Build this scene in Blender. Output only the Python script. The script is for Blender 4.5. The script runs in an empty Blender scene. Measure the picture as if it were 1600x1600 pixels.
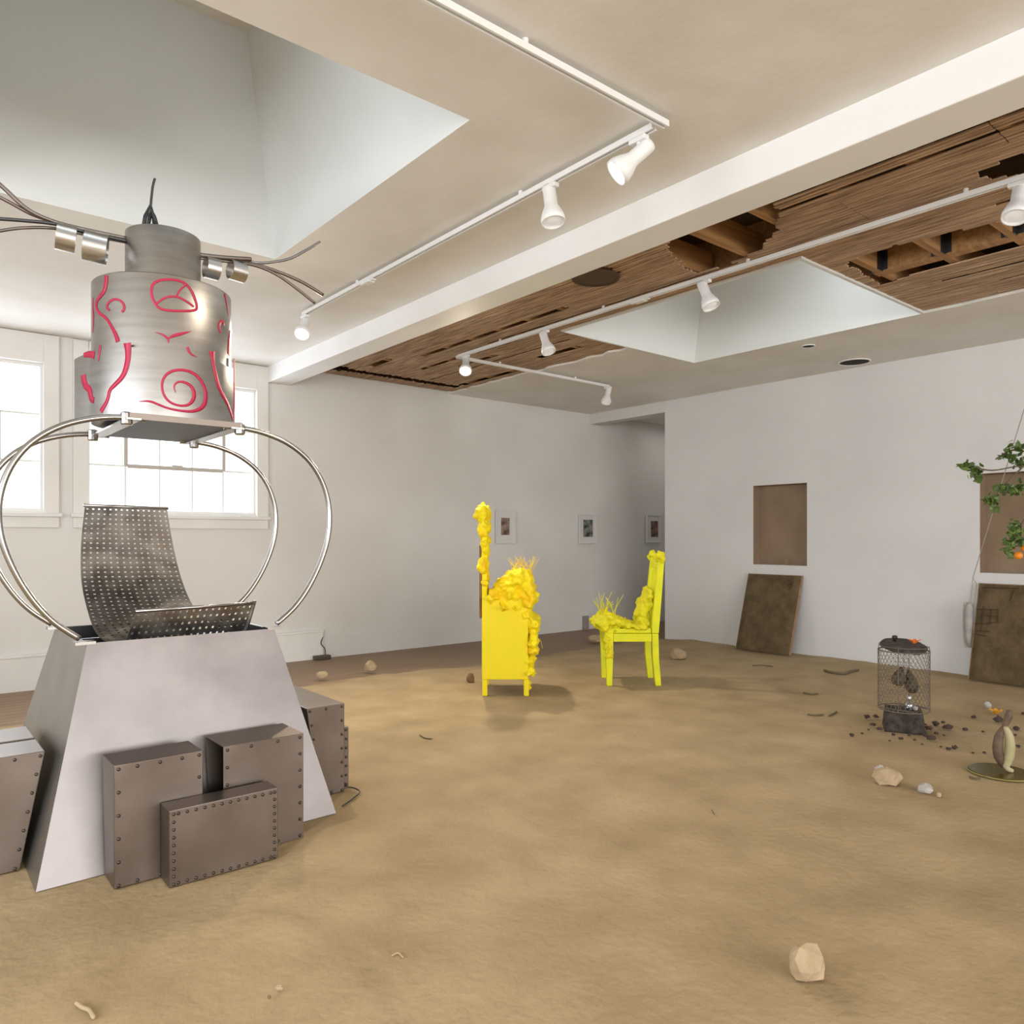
import bpy, bmesh, math, random
from mathutils import Vector, Matrix, noise
random.seed(7)
C = bpy.context.scene.collection
PI = math.pi

# ------------------------------------------------------------------ camera (surveyed from the room's own lines)
F, HY, YAW, EYE = 1182.7, 839.6, 0.69034, 1.30
CY, SY = math.cos(YAW), math.sin(YAW)
YB, XR, H = 7.75, 7.86, 3.085            # back wall, side wall, ceiling height

def ray(px, py):
    r = (px - 800) / F
    return Vector((r * CY + SY, -r * SY + CY, (HY - py) / F))
def at_z(px, py, z):
    d = ray(px, py); return Vector((0, 0, EYE)) + d * ((z - EYE) / d.z)
def at_x(px, py, x):
    d = ray(px, py); return Vector((0, 0, EYE)) + d * (x / d.x)
def at_y(px, py, y):
    d = ray(px, py); return Vector((0, 0, EYE)) + d * (y / d.y)
def at_d(px, py, t):
    return Vector((0, 0, EYE)) + ray(px, py) * t
def fl(px, py): return at_z(px, py, 0.0)

# ------------------------------------------------------------------ materials
MATS = {}
def mat(name, col, rough=0.6, metal=0.0, col2=None, nscale=8.0, detail=6.0, bump=0.0, bscale=None, bdist=0.01,
        stretch=None, emit=None, estr=0.0, lo=0.35, hi=0.65, rvar=0.0, coat=0.0):
    if name in MATS: return MATS[name]
    m = bpy.data.materials.new(name); m.use_nodes = True
    nt = m.node_tree; N = nt.nodes; L = nt.links
    b = N['Principled BSDF']
    b.inputs['Base Color'].default_value = (*col, 1)
    b.inputs['Roughness'].default_value = rough
    b.inputs['Metallic'].default_value = metal
    if coat: b.inputs['Coat Weight'].default_value = coat
    tc = N.new('ShaderNodeTexCoord'); mp = N.new('ShaderNodeMapping')
    L.new(tc.outputs['Object'], mp.inputs['Vector'])
    if stretch: mp.inputs['Scale'].default_value = stretch
    nz = N.new('ShaderNodeTexNoise'); nz.inputs['Scale'].default_value = nscale; nz.inputs['Detail'].default_value = detail
    L.new(mp.outputs['Vector'], nz.inputs['Vector'])
    if col2:
        rp = N.new('ShaderNodeValToRGB')
        rp.color_ramp.elements[0].position = lo; rp.color_ramp.elements[1].position = hi
        rp.color_ramp.elements[0].color = (*col, 1); rp.color_ramp.elements[1].color = (*col2, 1)
        L.new(nz.outputs['Fac'], rp.inputs['Fac']); L.new(rp.outputs['Color'], b.inputs['Base Color'])
    if rvar:
        mr = N.new('ShaderNodeMapRange'); mr.inputs['From Min'].default_value = .3; mr.inputs['From Max'].default_value = .7
        mr.inputs['To Min'].default_value = rough - rvar; mr.inputs['To Max'].default_value = rough + rvar
        L.new(nz.outputs['Fac'], mr.inputs['Value']); L.new(mr.outputs['Result'], b.inputs['Roughness'])
    if bump:
        n2 = N.new('ShaderNodeTexNoise'); n2.inputs['Scale'].default_value = bscale or nscale * 3; n2.inputs['Detail'].default_value = 8
        L.new(mp.outputs['Vector'], n2.inputs['Vector'])
        bp = N.new('ShaderNodeBump'); bp.inputs['Strength'].default_value = bump; bp.inputs['Distance'].default_value = bdist
        L.new(n2.outputs['Fac'], bp.inputs['Height']); L.new(bp.outputs['Normal'], b.inputs['Normal'])
    if emit:
        b.inputs['Emission Color'].default_value = (*emit, 1); b.inputs['Emission Strength'].default_value = estr
    MATS[name] = m
    return m

def glass_mat(name, tint, rough, alpha):
    if name in MATS: return MATS[name]
    m = bpy.data.materials.new(name); m.use_nodes = True
    nt = m.node_tree; N = nt.nodes; L = nt.links
    out = N['Material Output']; N.remove(N['Principled BSDF'])
    t = N.new('ShaderNodeBsdfTransparent'); t.inputs['Color'].default_value = (*tint, 1)
    g = N.new('ShaderNodeBsdfGlossy'); g.inputs['Roughness'].default_value = rough
    mx = N.new('ShaderNodeMixShader'); mx.inputs['Fac'].default_value = alpha
    L.new(t.outputs[0], mx.inputs[1]); L.new(g.outputs[0], mx.inputs[2]); L.new(mx.outputs[0], out.inputs['Surface'])
    MATS[name] = m
    return m

WALL = mat('wall_paint', (.66, .645, .62), .75, col2=(.72, .71, .69), nscale=1.1, bump=.06, bscale=30)
TRIM = mat('trim_paint', (.72, .71, .69), .5, col2=(.76, .75, .73), nscale=3)
BEAM = mat('beam_paint', (.82, .82, .82), .6, col2=(.86, .86, .86), nscale=2, bump=.05, bscale=20)
CEIL = mat('ceiling_plaster', (.73, .70, .655), .8, col2=(.83, .81, .78), nscale=1.6, detail=9, bump=.22, bscale=3.2, bdist=.04, lo=.3, hi=.7)
WELL = mat('well_plaster', (.66, .68, .67), .8, col2=(.72, .73, .72), nscale=1.2, bump=.05, bscale=8)
SAND = mat('loose_sand', (.325, .235, .122), .95, col2=(.455, .342, .195), nscale=2.6, detail=12, bump=.55, bscale=26, bdist=.012, lo=.3, hi=.72)
LATH = mat('old_lath_wood', (.27, .165, .095), .85, col2=(.58, .40, .26), nscale=7, detail=8, stretch=(9, .5, 1), bump=.3, bscale=20)
JOIST = mat('joist_wood', (.30, .15, .055), .75, col2=(.45, .25, .10), nscale=4, stretch=(.5, 8, 8))
DARK = mat('attic_dark', (.02, .015, .012), .9)
NICHE = mat('brown_board', (.25, .175, .115), .85, col2=(.30, .215, .145), nscale=3)
MUD = mat('dried_mud', (.088, .060, .027), .95, col2=(.142, .099, .050), nscale=9, detail=10, bump=.6, bscale=24, bdist=.02)
MUDLINE = mat('mud_groove', (.06, .04, .02), .95)
PINKWOOD = mat('raw_wood_edge', (.26, .15, .09), .8, col2=(.34, .21, .135), nscale=12)
STEEL = mat('brushed_steel', (.50, .485, .47), .32, 1.0, col2=(.60, .585, .575), nscale=5, stretch=(1, 1, 14), rvar=.05)
STEELA = mat('spun_drum_steel', (.36, .35, .34), .29, 1.0, col2=(.42, .41, .40), nscale=4, stretch=(1, 1, 10))
_b = STEELA.node_tree.nodes['Principled BSDF']; _b.inputs['Anisotropic'].default_value = .85
_t = STEELA.node_tree.nodes.new('ShaderNodeTangent'); _t.direction_type = 'RADIAL'; _t.axis = 'Z'
STEELA.node_tree.links.new(_t.outputs['Tangent'], _b.inputs['Tangent'])
STEELP = mat('clouded_sheet_steel', (.27, .256, .26), .5, 1.0, col2=(.40, .375, .387), nscale=2.6, detail=7, rvar=.06, lo=.36, hi=.64)
STEELB = mat('dull_box_steel', (.195, .163, .143), .42, 1.0, col2=(.255, .218, .195), nscale=3, rvar=.06)
STEELD = mat('dark_steel', (.10, .10, .105), .45, 1.0)
CHROME = mat('polished_pipe', (.40, .385, .375), .26, 1.0)
MESHM = mat('punched_sheet_steel', (.22, .203, .19), .40, 1.0, col2=(.31, .295, .28), nscale=14, rvar=.08)
RIVET = mat('rivet_steel', (.10, .085, .075), .45, 1.0)
RED = mat('crimson_enamel', (.46, .012, .062), .45)
BLACK = mat('black_rubber', (.015, .015, .017), .5)
WHITE = mat('white_enamel', (.80, .80, .80), .4)
LAMP = mat('lit_bulb', (1, 1, 1), .4, emit=(1.0, .90, .74), estr=9)
LAMPOFF = mat('unlit_reflector', (.55, .55, .55), .3, emit=(1, .95, .88), estr=.3)  # faint glow put into the reflectors of heads that are off
Y1 = mat('yellow_paint_thick', (.92, .76, .002), .7, col2=(.92, .55, .002), nscale=7, detail=5, bump=.4, bscale=26, bdist=.02, lo=.45, hi=.72)
Y1P = mat('yellow_paint_flat', (.82, .71, .002), .65, col2=(.90, .70, .002), nscale=6, stretch=(3, 3, .7))
Y2 = mat('lime_yellow_paint', (.66, .70, .002), .65, col2=(.80, .76, .002), nscale=9)
Y2L = mat('lime_yellow_crust', (.58, .58, .004), .7, col2=(.80, .70, .004), nscale=10, bump=.5, bscale=34, bdist=.02)
CHAIRWOOD = mat('bare_brown_wood', (.16, .07, .025), .55, col2=(.24, .11, .04), nscale=10)
FRAMEW = mat('white_frame', (.70, .69, .68), .5)
MATB = mat('white_mount_board', (.66, .65, .64), .7)
STONE = mat('pale_stone', (.36, .265, .155), .9, col2=(.49, .375, .245), nscale=9, bump=.5, bscale=22, bdist=.02)
STONEG = mat('grey_stone', (.33, .31, .29), .85, col2=(.52, .50, .48), nscale=10, bump=.4, bscale=25)
STONED = mat('brown_stone', (.16, .10, .045), .9, col2=(.26, .17, .08), nscale=14, bump=.4, bscale=30)
SOIL = mat('dark_soil', (.028, .022, .02), .95, col2=(.075, .058, .05), nscale=26, bump=.7, bscale=60, bdist=.012)
CLOD = mat('soil_clod', (.05, .035, .03), .95, col2=(.11, .07, .055), nscale=30, bump=.5, bscale=60)
WIRE = mat('rusty_wire', (.17, .14, .11), .7, .3)
LEAF = mat('citrus_leaf', (.05, .10, .02), .5, col2=(.15, .23, .05), nscale=12)
BARK = mat('twig_bark', (.14, .11, .06), .8)
ORANGE = mat('orange_peel', (.85, .27, .01), .45, bump=.2, bscale=120)
PETAL = mat('orange_petal', (.85, .16, .012), .5)
PETALY = mat('amber_petal', (.72, .34, .012), .5)
FIG = mat('dried_fig', (.05, .037, .02), .7, col2=(.095, .07, .038), nscale=18, bump=.5, bscale=40)
PODD = mat('pod_dark_husk', (.085, .05, .03), .6, col2=(.14, .09, .055), nscale=14, bump=.4, bscale=30)
PODL = mat('pod_pale_inside', (.36, .33, .17), .55, col2=(.46, .40, .25), nscale=10)
OLIVE = mat('olive_glass', (.075, .06, .008), .22, col2=(.09, .07, .01), nscale=3)
CORDM = mat('grey_cord', (.32, .29, .28), .8)
GREYCLOTH = mat('grey_bundle', (.30, .29, .28), .8, col2=(.44, .42, .41), nscale=10)
PINKGREY = mat('grey_plastic', (.30, .25, .24), .5)
SILVER = mat('silver_foil', (.72, .72, .76), .25, .6)
GLASS = glass_mat('window_glass', (.97, .98, 1.0), .05, .06)
VIAL = glass_mat('vial_glass', (.80, .84, .95), .08, .35)
FLOORW = mat('floor_boards', (.20, .125, .07), .55, col2=(.30, .205, .13), nscale=4, stretch=(.5, 7, 1), rvar=.1)

# ------------------------------------------------------------------ mesh helpers
class MB:
    def __init__(s): s.bm = bmesh.new()
    def box(s, x0, x1, y0, y1, z0, z1, M=None):
        vs = [Vector((x, y, z)) for x in (x0, x1) for y in (y0, y1) for z in (z0, z1)]
        return s.hexa(vs, M)
    def hexa(s, v, M=None):
        # order: index = 4*x + 2*y + z
        if M: v = [M @ p for p in v]
        b = [s.bm.verts.new(p) for p in v]
        for f in ((0, 1, 3, 2), (4, 6, 7, 5), (0, 4, 5, 1), (2, 3, 7, 6), (0, 2, 6, 4), (1, 5, 7, 3)):
            s.bm.faces.new([b[i] for i in f])
        return s
    def poly(s, pts):
        s.bm.faces.new([s.bm.verts.new(p) for p in pts]); return s
    def prism(s, pts, d):
        d = Vector(d); a = [s.bm.verts.new(Vector(p)) for p in pts]; b = [s.bm.verts.new(Vector(p) + d) for p in pts]
        s.bm.faces.new(a); s.bm.faces.new(b[::-1]); n = len(pts)
        for i in range(n): s.bm.faces.new([a[i], b[i], b[(i + 1) % n], a[(i + 1) % n]])
        return s
    def tube(s, pts, r, n=10, closed=False, cap=True):
        pts = [Vector(p) for p in pts]; m = len(pts); rings = []
        rr = r if isinstance(r, (list, tuple)) else [r] * m
        up = None
        for i, p in enumerate(pts):
            a = pts[(i - 1) % m] if (closed or i > 0) else p
            b = pts[(i + 1) % m] if (closed or i < m - 1) else p
            t = (b - a).normalized()
            if up is None:
                up = Vector((0, 0, 1)) if abs(t.z) < .9 else Vector((1, 0, 0))
            u = t.cross(up).normalized(); w = u.cross(t).normalized(); up = w
            rings.append([s.bm.verts.new(p + (u * math.cos(2 * PI * k / n) + w * math.sin(2 * PI * k / n)) * rr[i]) for k in range(n)])
        for i in range(m if closed else m - 1):
            A, B = rings[i], rings[(i + 1) % m]
            for k in range(n): s.bm.faces.new([A[k], A[(k + 1) % n], B[(k + 1) % n], B[k]])
        if cap and not closed:
            s.bm.faces.new(rings[0][::-1]); s.bm.faces.new(rings[-1])
        return s
    def lathe(s, prof, center, n=32, axis='z', M=None):
        c = Vector(center); rings = []
        for r, h in prof:
            ring = []
            for k in range(n):
                a = 2 * PI * k / n
                p = Vector((r * math.cos(a), r * math.sin(a), h))
                if M: p = M @ p
                ring.append(s.bm.verts.new(c + p))
            rings.append(ring)
        for A, B in zip(rings, rings[1:]):
            for k in range(n): s.bm.faces.new([A[k], A[(k + 1) % n], B[(k + 1) % n], B[k]])
        if prof[0][0] > 1e-6: s.bm.faces.new(rings[0][::-1])
        if prof[-1][0] > 1e-6: s.bm.faces.new(rings[-1])
        return s
    def ball(s, c, r, sub=2, rnd=0.0, seed=0, M=None):
        r = Vector(r) if not isinstance(r, (int, float)) else Vector((r, r, r))
        g = bmesh.ops.create_icosphere(s.bm, subdivisions=sub, radius=1)
        for v in g['verts']:
            p = v.co.copy()
            k = 1 + rnd * noise.noise(p * 1.7 + Vector((seed * 3.1, seed * 1.7, seed)))
            q = Vector((p.x * r.x, p.y * r.y, p.z * r.z)) * k
            if M: q = M @ q
            v.co = q + Vector(c)
        return s
    def build(s, name, m, parent=None, smooth=False, bevel=0.0, rel=True, autosm=True):
        bm = s.bm
        bmesh.ops.remove_doubles(bm, verts=bm.verts, dist=1e-6)
        bmesh.ops.recalc_face_normals(bm, faces=bm.faces)
        me = bpy.data.meshes.new(name)
        if parent is not None and rel:
            off = root_loc(parent)
            for v in bm.verts: v.co -= off
        bm.to_mesh(me); bm.free()
        me.materials.append(m)
        o = bpy.data.objects.new(name, me); C.objects.link(o)
        if parent is not None: o.parent = parent
        if smooth:
            for p in me.polygons: p.use_smooth = True
        if bevel:
            md = o.modifiers.new('bevel', 'BEVEL'); md.width = bevel; md.segments = 2; md.limit_method = 'ANGLE'
        return o

def root_loc(o):
    v = Vector((0, 0, 0))
    while o is not None:
        v += o.location; o = o.parent
    return v
def thing(name, label, cat, loc=(0, 0, 0), rz=0, group=None):
    o = bpy.data.objects.new(name, None); C.objects.link(o); o.location = loc; o.rotation_euler = (0, 0, rz)
    o.empty_display_size = .1
    return tag(o, label, cat, group)
def tag(o, label, cat, group=None, kind=None):
    o['label'] = label; o['category'] = cat
    if group: o['group'] = group
    if kind: o['kind'] = kind
    return o
def struct(mb, name, m, parent=None, **k):
    o = mb.build(name, m, parent, **k)
    if parent is None: o['kind'] = 'structure'
    return o
def origin_to(o, loc):
    loc = Vector(loc); o.data.transform(Matrix.Translation(-loc)); o.location = loc
    return o
def centre_base(o):
    vs = [v.co for v in o.data.vertices]
    lo = Vector((min(v.x for v in vs), min(v.y for v in vs), min(v.z for v in vs)))
    hi = Vector((max(v.x for v in vs), max(v.y for v in vs), max(v.z for v in vs)))
    return origin_to(o, ((lo.x + hi.x) / 2, (lo.y + hi.y) / 2, lo.z))
def catmull(P, k=8, closed=False):
    P = [Vector(p) for p in P]; n = len(P); out = []
    for i in range(n if closed else n - 1):
        if closed: a, b, c, d = P[(i - 1) % n], P[i], P[(i + 1) % n], P[(i + 2) % n]
        else: a, b, c, d = P[max(i - 1, 0)], P[i], P[i + 1], P[min(i + 2, n - 1)]
        for j in range(k):
            t = j / k
            out.append(.5 * ((2 * b) + (c - a) * t + (2 * a - 5 * b + 4 * c - d) * t * t + (3 * b - a - 3 * c + d) * t ** 3))
    if not closed: out.append(P[-1])
    return out

# ================================================================== THE SETTING
X0, Y0, XH = -4.2, -8.2, 11.0
PADS = []
def pad(x0, x1, y0, y1, m=.09): PADS.append((x0 - m, x1 + m, y0 - m, y1 + m))
# floor boards
mb = MB()
y = Y0
while y < YB:
    mb.box(X0, XH, y + .002, min(y + .108, YB), -.06, -.028); y += .11
struct(mb, 'floor', FLOORW)
struct(MB().box(X0, XH, Y0, YB + .2, -.12, -.061), 'floor_slab', DARK)

# sand
def sand_edge(x): return 6.42 + .09 * math.sin(x * 1.9 + 1) + .16 * noise.noise(Vector((x * 2.3, 3.1, 0))) + .05 * noise.noise(Vector((x * 9, 1.1, 0)))
def sand_h(x, y):
    p = Vector((x, y, 0))
    h = .012 * noise.noise(p * .9) + .008 * noise.noise(p * 2.7 + Vector((5, 2, 0))) + .0065 * noise.noise(p * 6.3) + .0022 * noise.noise(p * 17)
    return h
# back wall with window openings
WZ0, WZ1 = 1.535, 2.83
WINS = [(-.50, 1.058), (1.407, 2.956)]
mb = MB()
mb.box(X0, XH, YB, YB + .2, -.06, WZ0).box(X0, XH, YB, YB + .2, WZ1, H + .05)
xs = [X0] + [v for w in WINS for v in w] + [XH]
for a, b in zip(xs[0::2], xs[1::2]): mb.box(a, b, YB, YB + .2, WZ0, WZ1)
struct(mb, 'wall_back', WALL)

# side wall with two recesses and the passage opening beyond its end
YE = 6.37
N1 = (4.385, 5.06, .982, 1.906); N2 = (1.985, 2.665, .97, 1.894)
mb = MB(); T = .2
ys = [Y0, N2[0], N2[1], N1[0], N1[1], YE]
for i in (0, 2, 4): mb.box(XR, XR + T, ys[i], ys[i + 1], -.06, H + .05)
for n in (N1, N2):
    mb.box(XR, XR + T, n[0], n[1], -.06, n[2]); mb.box(XR, XR + T, n[0], n[1], n[3], H + .05)
struct(mb, 'wall_right', mat('cool_wall_paint', (.68, .68, .684), .75, col2=(.73, .731, .735), nscale=1.1, bump=.06, bscale=30))  # same wall paint tinted cooler to cancel warm bounced light
for n in (N1, N2):                                   # brown linings of the recesses
    mb = MB(); d = .15; e = .004
    mb.box(XR + d, XR + d + .02, n[0], n[1], n[2], n[3])
    mb.box(XR + .003, XR + d, n[0], n[0] + e, n[2], n[3]); mb.box(XR + .003, XR + d, n[1] - e, n[1], n[2], n[3])
    mb.box(XR + .003, XR + d, n[0] + e, n[1] - e, n[3] - e, n[3])
    o = struct(mb, 'wall_niche', NICHE)
struct(MB().box(XR, XR + T, YE, YB, 2.94, H + .05), 'wall_header', WALL)
struct(MB().box(XR + T, XH, YE - T, YE, -.06, H + .05), 'wall_hallway', WALL)
struct(MB().box(XH, XH + .2, YE - T, YB + .2, -.06, H + .05), 'wall_end', WALL)
# walls behind the viewer, each with tall window openings
mb = MB()
mb.box(X0, XR + T, Y0 - .2, Y0, -.06, .9).box(X0, XR + T, Y0 - .2, Y0, 2.8, H + .05)
for a, b in ((X0, -2.6), (-.4, .6), (2.8, 3.8), (6.0, XR + T)): mb.box(a, b, Y0 - .2, Y0, .9, 2.8)
struct(mb, 'wall_front', WALL)
mb = MB()
mb.box(X0 - .2, X0, Y0 - .2, YB + .2, -.06, .9).box(X0 - .2, X0, Y0 - .2, YB + .2, 2.8, H + .05)
for a, b in ((Y0 - .2, -6), (-3.8, -2.4), (-.2, 1.4), (3.6, YB + .2)): mb.box(X0 - .2, X0, a, b, .9, 2.8)
struct(mb, 'wall_left', WALL)

# ---- ceiling: plaster, two light wells, bare lath
W1 = (.09, 1.922, 2.61, 4.71); W2 = (4.54, 6.37, 2.58, 4.785)
TC = .03
mb = MB()
mb.box(X0, W1[0], Y0, YB, H, H + TC)
mb.box(W1[0], W1[1], Y0, W1[2], H, H + TC); mb.box(W1[0], W1[1], W1[3], YB, H, H + TC)
mb.box(W1[1], 3.2, Y0, YB, H, H + TC)
def jag(x, ya, yb, amp=.03, step=.12):
    n = max(2, int(abs(yb - ya) / step)); return [Vector((x + random.uniform(-amp, amp) * (0 < i < n), ya + (yb - ya) * i / n, H)) for i in range(n + 1)]
mb.prism([Vector((6.37, YB, H)), Vector((5.36, YB, H))] + jag(5.40, YB - .1, W2[3] + .02) + [Vector((4.9, W2[3] + .03, H)), Vector((4.54, W2[3], H)), Vector((6.37, W2[3], H))], (0, 0, TC))
mb.box(6.37, XH, W2[2], YB, H, H + TC)
mb.prism([Vector((XH, W2[2], H)), Vector((XH, Y0, H)), Vector((6.36, Y0, H))] + jag(6.37, Y0 + .1, W2[2] - .05, .02) + [Vector((6.37, W2[2], H))], (0, 0, TC))
struct(mb, 'ceiling', CEIL)

def well(name, w, top, sx, sy, openings):
    x0, x1, y0, y1 = w; z1 = H + top
    b = [Vector(p) for p in ((x0, y0, H), (x1, y0, H), (x1, y1, H), (x0, y1, H))]
    t = [Vector(p) for p in ((x0 + sx[0], y0 + sy[0], z1), (x1 - sx[1], y0 + sy[0], z1), (x1 - sx[1], y1 - sy[1], z1), (x0 + sx[0], y1 - sy[1], z1))]
    mb = MB()
    for i in range(4): mb.poly([b[i], b[(i + 1) % 4], t[(i + 1) % 4], t[i]])
    o = struct(mb, name, WELL)
    md = o.modifiers.new('solid', 'SOLIDIFY'); md.thickness = .03; md.offset = 1
    return t
t1 = well('ceiling_light_well', W1, 1.22, (.05, .27), (.05, .23), None)
t2 = well('ceiling_light_well', W2, .95, (.05, .02), (.05, .15), None)
# caps over the wells: glazed near part, plaster band over the far part
def cap(t, frac, name):
    z = t[0].z; x0, x1, y0, y1 = t[0].x - .04, t[1].x + .04, t[0].y - .04, t[2].y + .04
    ym = y0 + (y1 - y0) * frac
    struct(MB().box(x0, x1, ym, y1, z, z + .05), name, CEIL)
    f = MB(); f.box(x0, x1, y0, y0 + .05, z, z + .05)
    for k in range(4):
        xx = x0 + (x1 - x0 - .05) * k / 3; f.box(xx, xx + .05, y0, ym, z + .001, z + .05)
    fr = struct(f, 'window_3', TRIM)
    MB().box(x0 + .01, x1 - .01, y0 + .01, ym - .01, z + .055, z + .06).build('pane', GLASS, fr)
cap(t1, .2, 'ceiling_well_cap'); cap(t2, .2, 'ceiling_well_cap')

# beam
struct(MB().box(3.07, 3.305, Y0, YB, 2.919, H + .06), 'ceiling_beam', BEAM, bevel=.006)

# lath
HOLES = [
    [(1046, 382), (1115, 358), (1202, 322), (1219, 339), (1215, 365), (1187, 398), (1135, 420), (1085, 432), (1050, 405)],
    [(1320, 415), (1400, 388), (1472, 372), (1600, 344), (1760, 300), (1760, 350), (1600, 390), (1520, 402), (1376, 452)],
    [(1526, 276), (1600, 245), (1720, 195), (1720, 225), (1600, 281), (1545, 287)],
    [(893, 434), (910, 424), (935, 421), (960, 425), (969, 432), (960, 440), (935, 446), (905, 444)],
]
HP = [[(at_z(*p, H).x, at_z(*p, H).y) for p in h] for h in HOLES]
def cuts(x):
    iv = []
    for h in HP:
        ys = []
        for (xa, ya), (xb, yb) in zip(h, h[1:] + h[:1]):
            if (xa - x) * (xb - x) < 0: ys.append(ya + (yb - ya) * (x - xa) / (xb - xa))
        if len(ys) >= 2: iv.append((min(ys), max(ys)))
    # missing laths
    for xa, xb, ya, yb in GAPS:
        if xa < x < xb: iv.append((ya, yb))
    return iv
GAPS = [(3.655, 3.72, -3.2, 2.25), (3.80, 3.84, -1.0, 2.3), (3.92, 3.96, -3, .9), (4.30, 4.34, 2.9, 5.6), (4.10, 4.14, 4.3, 6.4),
        (3.3, 3.80, 7.30, 7.55), (3.8, 5.3, 7.36, 7.5), (4.40, 4.46, 5.4, 6.9), (3.9, 4.0, 6.7, 7.1), (4.78, 4.82, 5.0, 7.3), (4.62, 4.70, 5.9, 6.5),
        (5.02, 5.12, 5.1, 5.7), (5.22, 5.32, 6.2, 7.3), (4.62, 4.66, -.2, 1.5), (5.05, 5.08, -2, .8), (5.72, 5.75, 0, 2.2), (6.0, 6.03, 1.0, 1.9)]
mb = MB(); x = 3.32; pitch = .032
JY = [Y0 + .2 + .40 * k for k in range(40)]
while x < 6.34:
    if x < 4.52: segs = [(Y0, 7.70)]
    elif x < 5.42: segs = [(Y0, W2[2] - .01), (W2[3] + .0, 7.70)]
    else: segs = [(Y0, W2[2] - .01)]
    for iv in sorted(cuts(x + pitch / 2)):
        ns = []
        for a, b in segs:
            if iv[1] <= a or iv[0] >= b: ns.append((a, b)); continue
            if iv[0] > a: ns.append((a, iv[0] + random.uniform(-.02, .02)))
            if iv[1] < b: ns.append((iv[1] + random.uniform(-.02, .02), b))
        segs = ns
    k = int((x - 3.3) / .33)
    for a, b in segs:
        js = [JY[i] + .02 for i in range(len(JY)) if (i + k * 5) % 7 == 0]
        cutsy = [a] + [j for j in js if a + .05 < j < b - .05] + [b]
        for p, q in zip(cutsy, cutsy[1:]):
            w = pitch - random.uniform(.007, .012); dx = random.uniform(-.0015, .0015); dz = random.uniform(0, .004)
            if q - p > .03: mb.box(x + dx, x + dx + w, p + .003, q - .003, H + .016 + dz, H + .024 + dz)
    x += pitch
struct(mb, 'ceiling_lath', LATH)
# joists above the lath, each its own member
hang = []
for jy in JY:
    runs = [(3.2, 6.5)]
    if W2[2] - .1 < jy < W2[3] + .1: runs = [(3.2, 4.44)]
    elif jy > W2[3]: runs = [(3.2, 5.6)]
    elif jy < W2[2]: runs = [(3.2, 5.24), (5.34, 6.5)]
    for a, b in runs:
        if jy > 7.6: continue
        struct(MB().box(a, b, jy - .022, jy + .022, H + .032, H + .20), 'ceiling_joist', JOIST)
        if b == 5.24 and jy > -1.5: hang.append((b, jy))
struct(MB().box(5.245, 5.335, Y0, W2[2] - .14, H + .032, H + .21), 'ceiling_joist_header', JOIST)
for bx_, jy in hang:
    struct(MB().box(bx_ - .07, bx_ + .003, jy - .028, jy - .023, H + .031, H + .17).box(bx_ - .003, bx_ + .004, jy - .06, jy + .06, H + .04, H + .17).box(bx_ - .07, bx_ + .003, jy + .023, jy + .028, H + .031, H + .17), 'trim_joist_hanger', STEELD)
mb = MB()
mb.box(3.0, 6.7, Y0, W2[2] - .005, H + .32, H + .36); mb.box(3.0, W2[0] - .005, W2[2] - .005, W2[3] + .005, H + .32, H + .36); mb.box(3.0, 6.7, W2[3] + .005, YB, H + .32, H + .36)
mb.box(3.0, 3.05, Y0, YB, H + .031, H + .32); mb.box(6.65, 6.7, Y0, YB, H + .031, H + .32); mb.box(3.05, 6.65, YB - .03, YB, H + .031, H + .32); mb.box(3.05, 6.65, Y0, Y0 + .03, H + .031, H + .32)
struct(mb, 'ceiling_deck', mat('attic_boards', (.07, .04, .022), .9, col2=(.11, .065, .035), nscale=5, stretch=(8, .5, 1)))
mb = MB(); e = .06
mb.box(W2[0] - e, W2[0] - e + .02, W2[2] - e, W2[3] + e, H + .031, H + .315).box(W2[1] + e - .02, W2[1] + e, W2[2] - e, W2[3] + e, H + .031, H + .315)
mb.box(W2[0] - e + .02, W2[1] + e - .02, W2[2] - e, W2[2] - e + .02, H + .031, H + .315).box(W2[0] - e + .02, W2[1] + e - .02, W2[3] + e - .02, W2[3] + e, H + .031, H + .315)
struct(mb, 'ceiling_well_casing', JOIST)  # added backing hides the pale well sides, so lath holes look dark

# baseboards
struct(MB().box(X0, 3.69, YB - .035, YB - .002, -.03, .27).box(X0, 3.69, YB - .045, YB - .002, .262, .285), 'baseboard_back', TRIM, bevel=.004)
struct(MB().box(3.695, XH, YB - .012, YB - .002, -.03, .20), 'baseboard_back_low', WALL)

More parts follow.
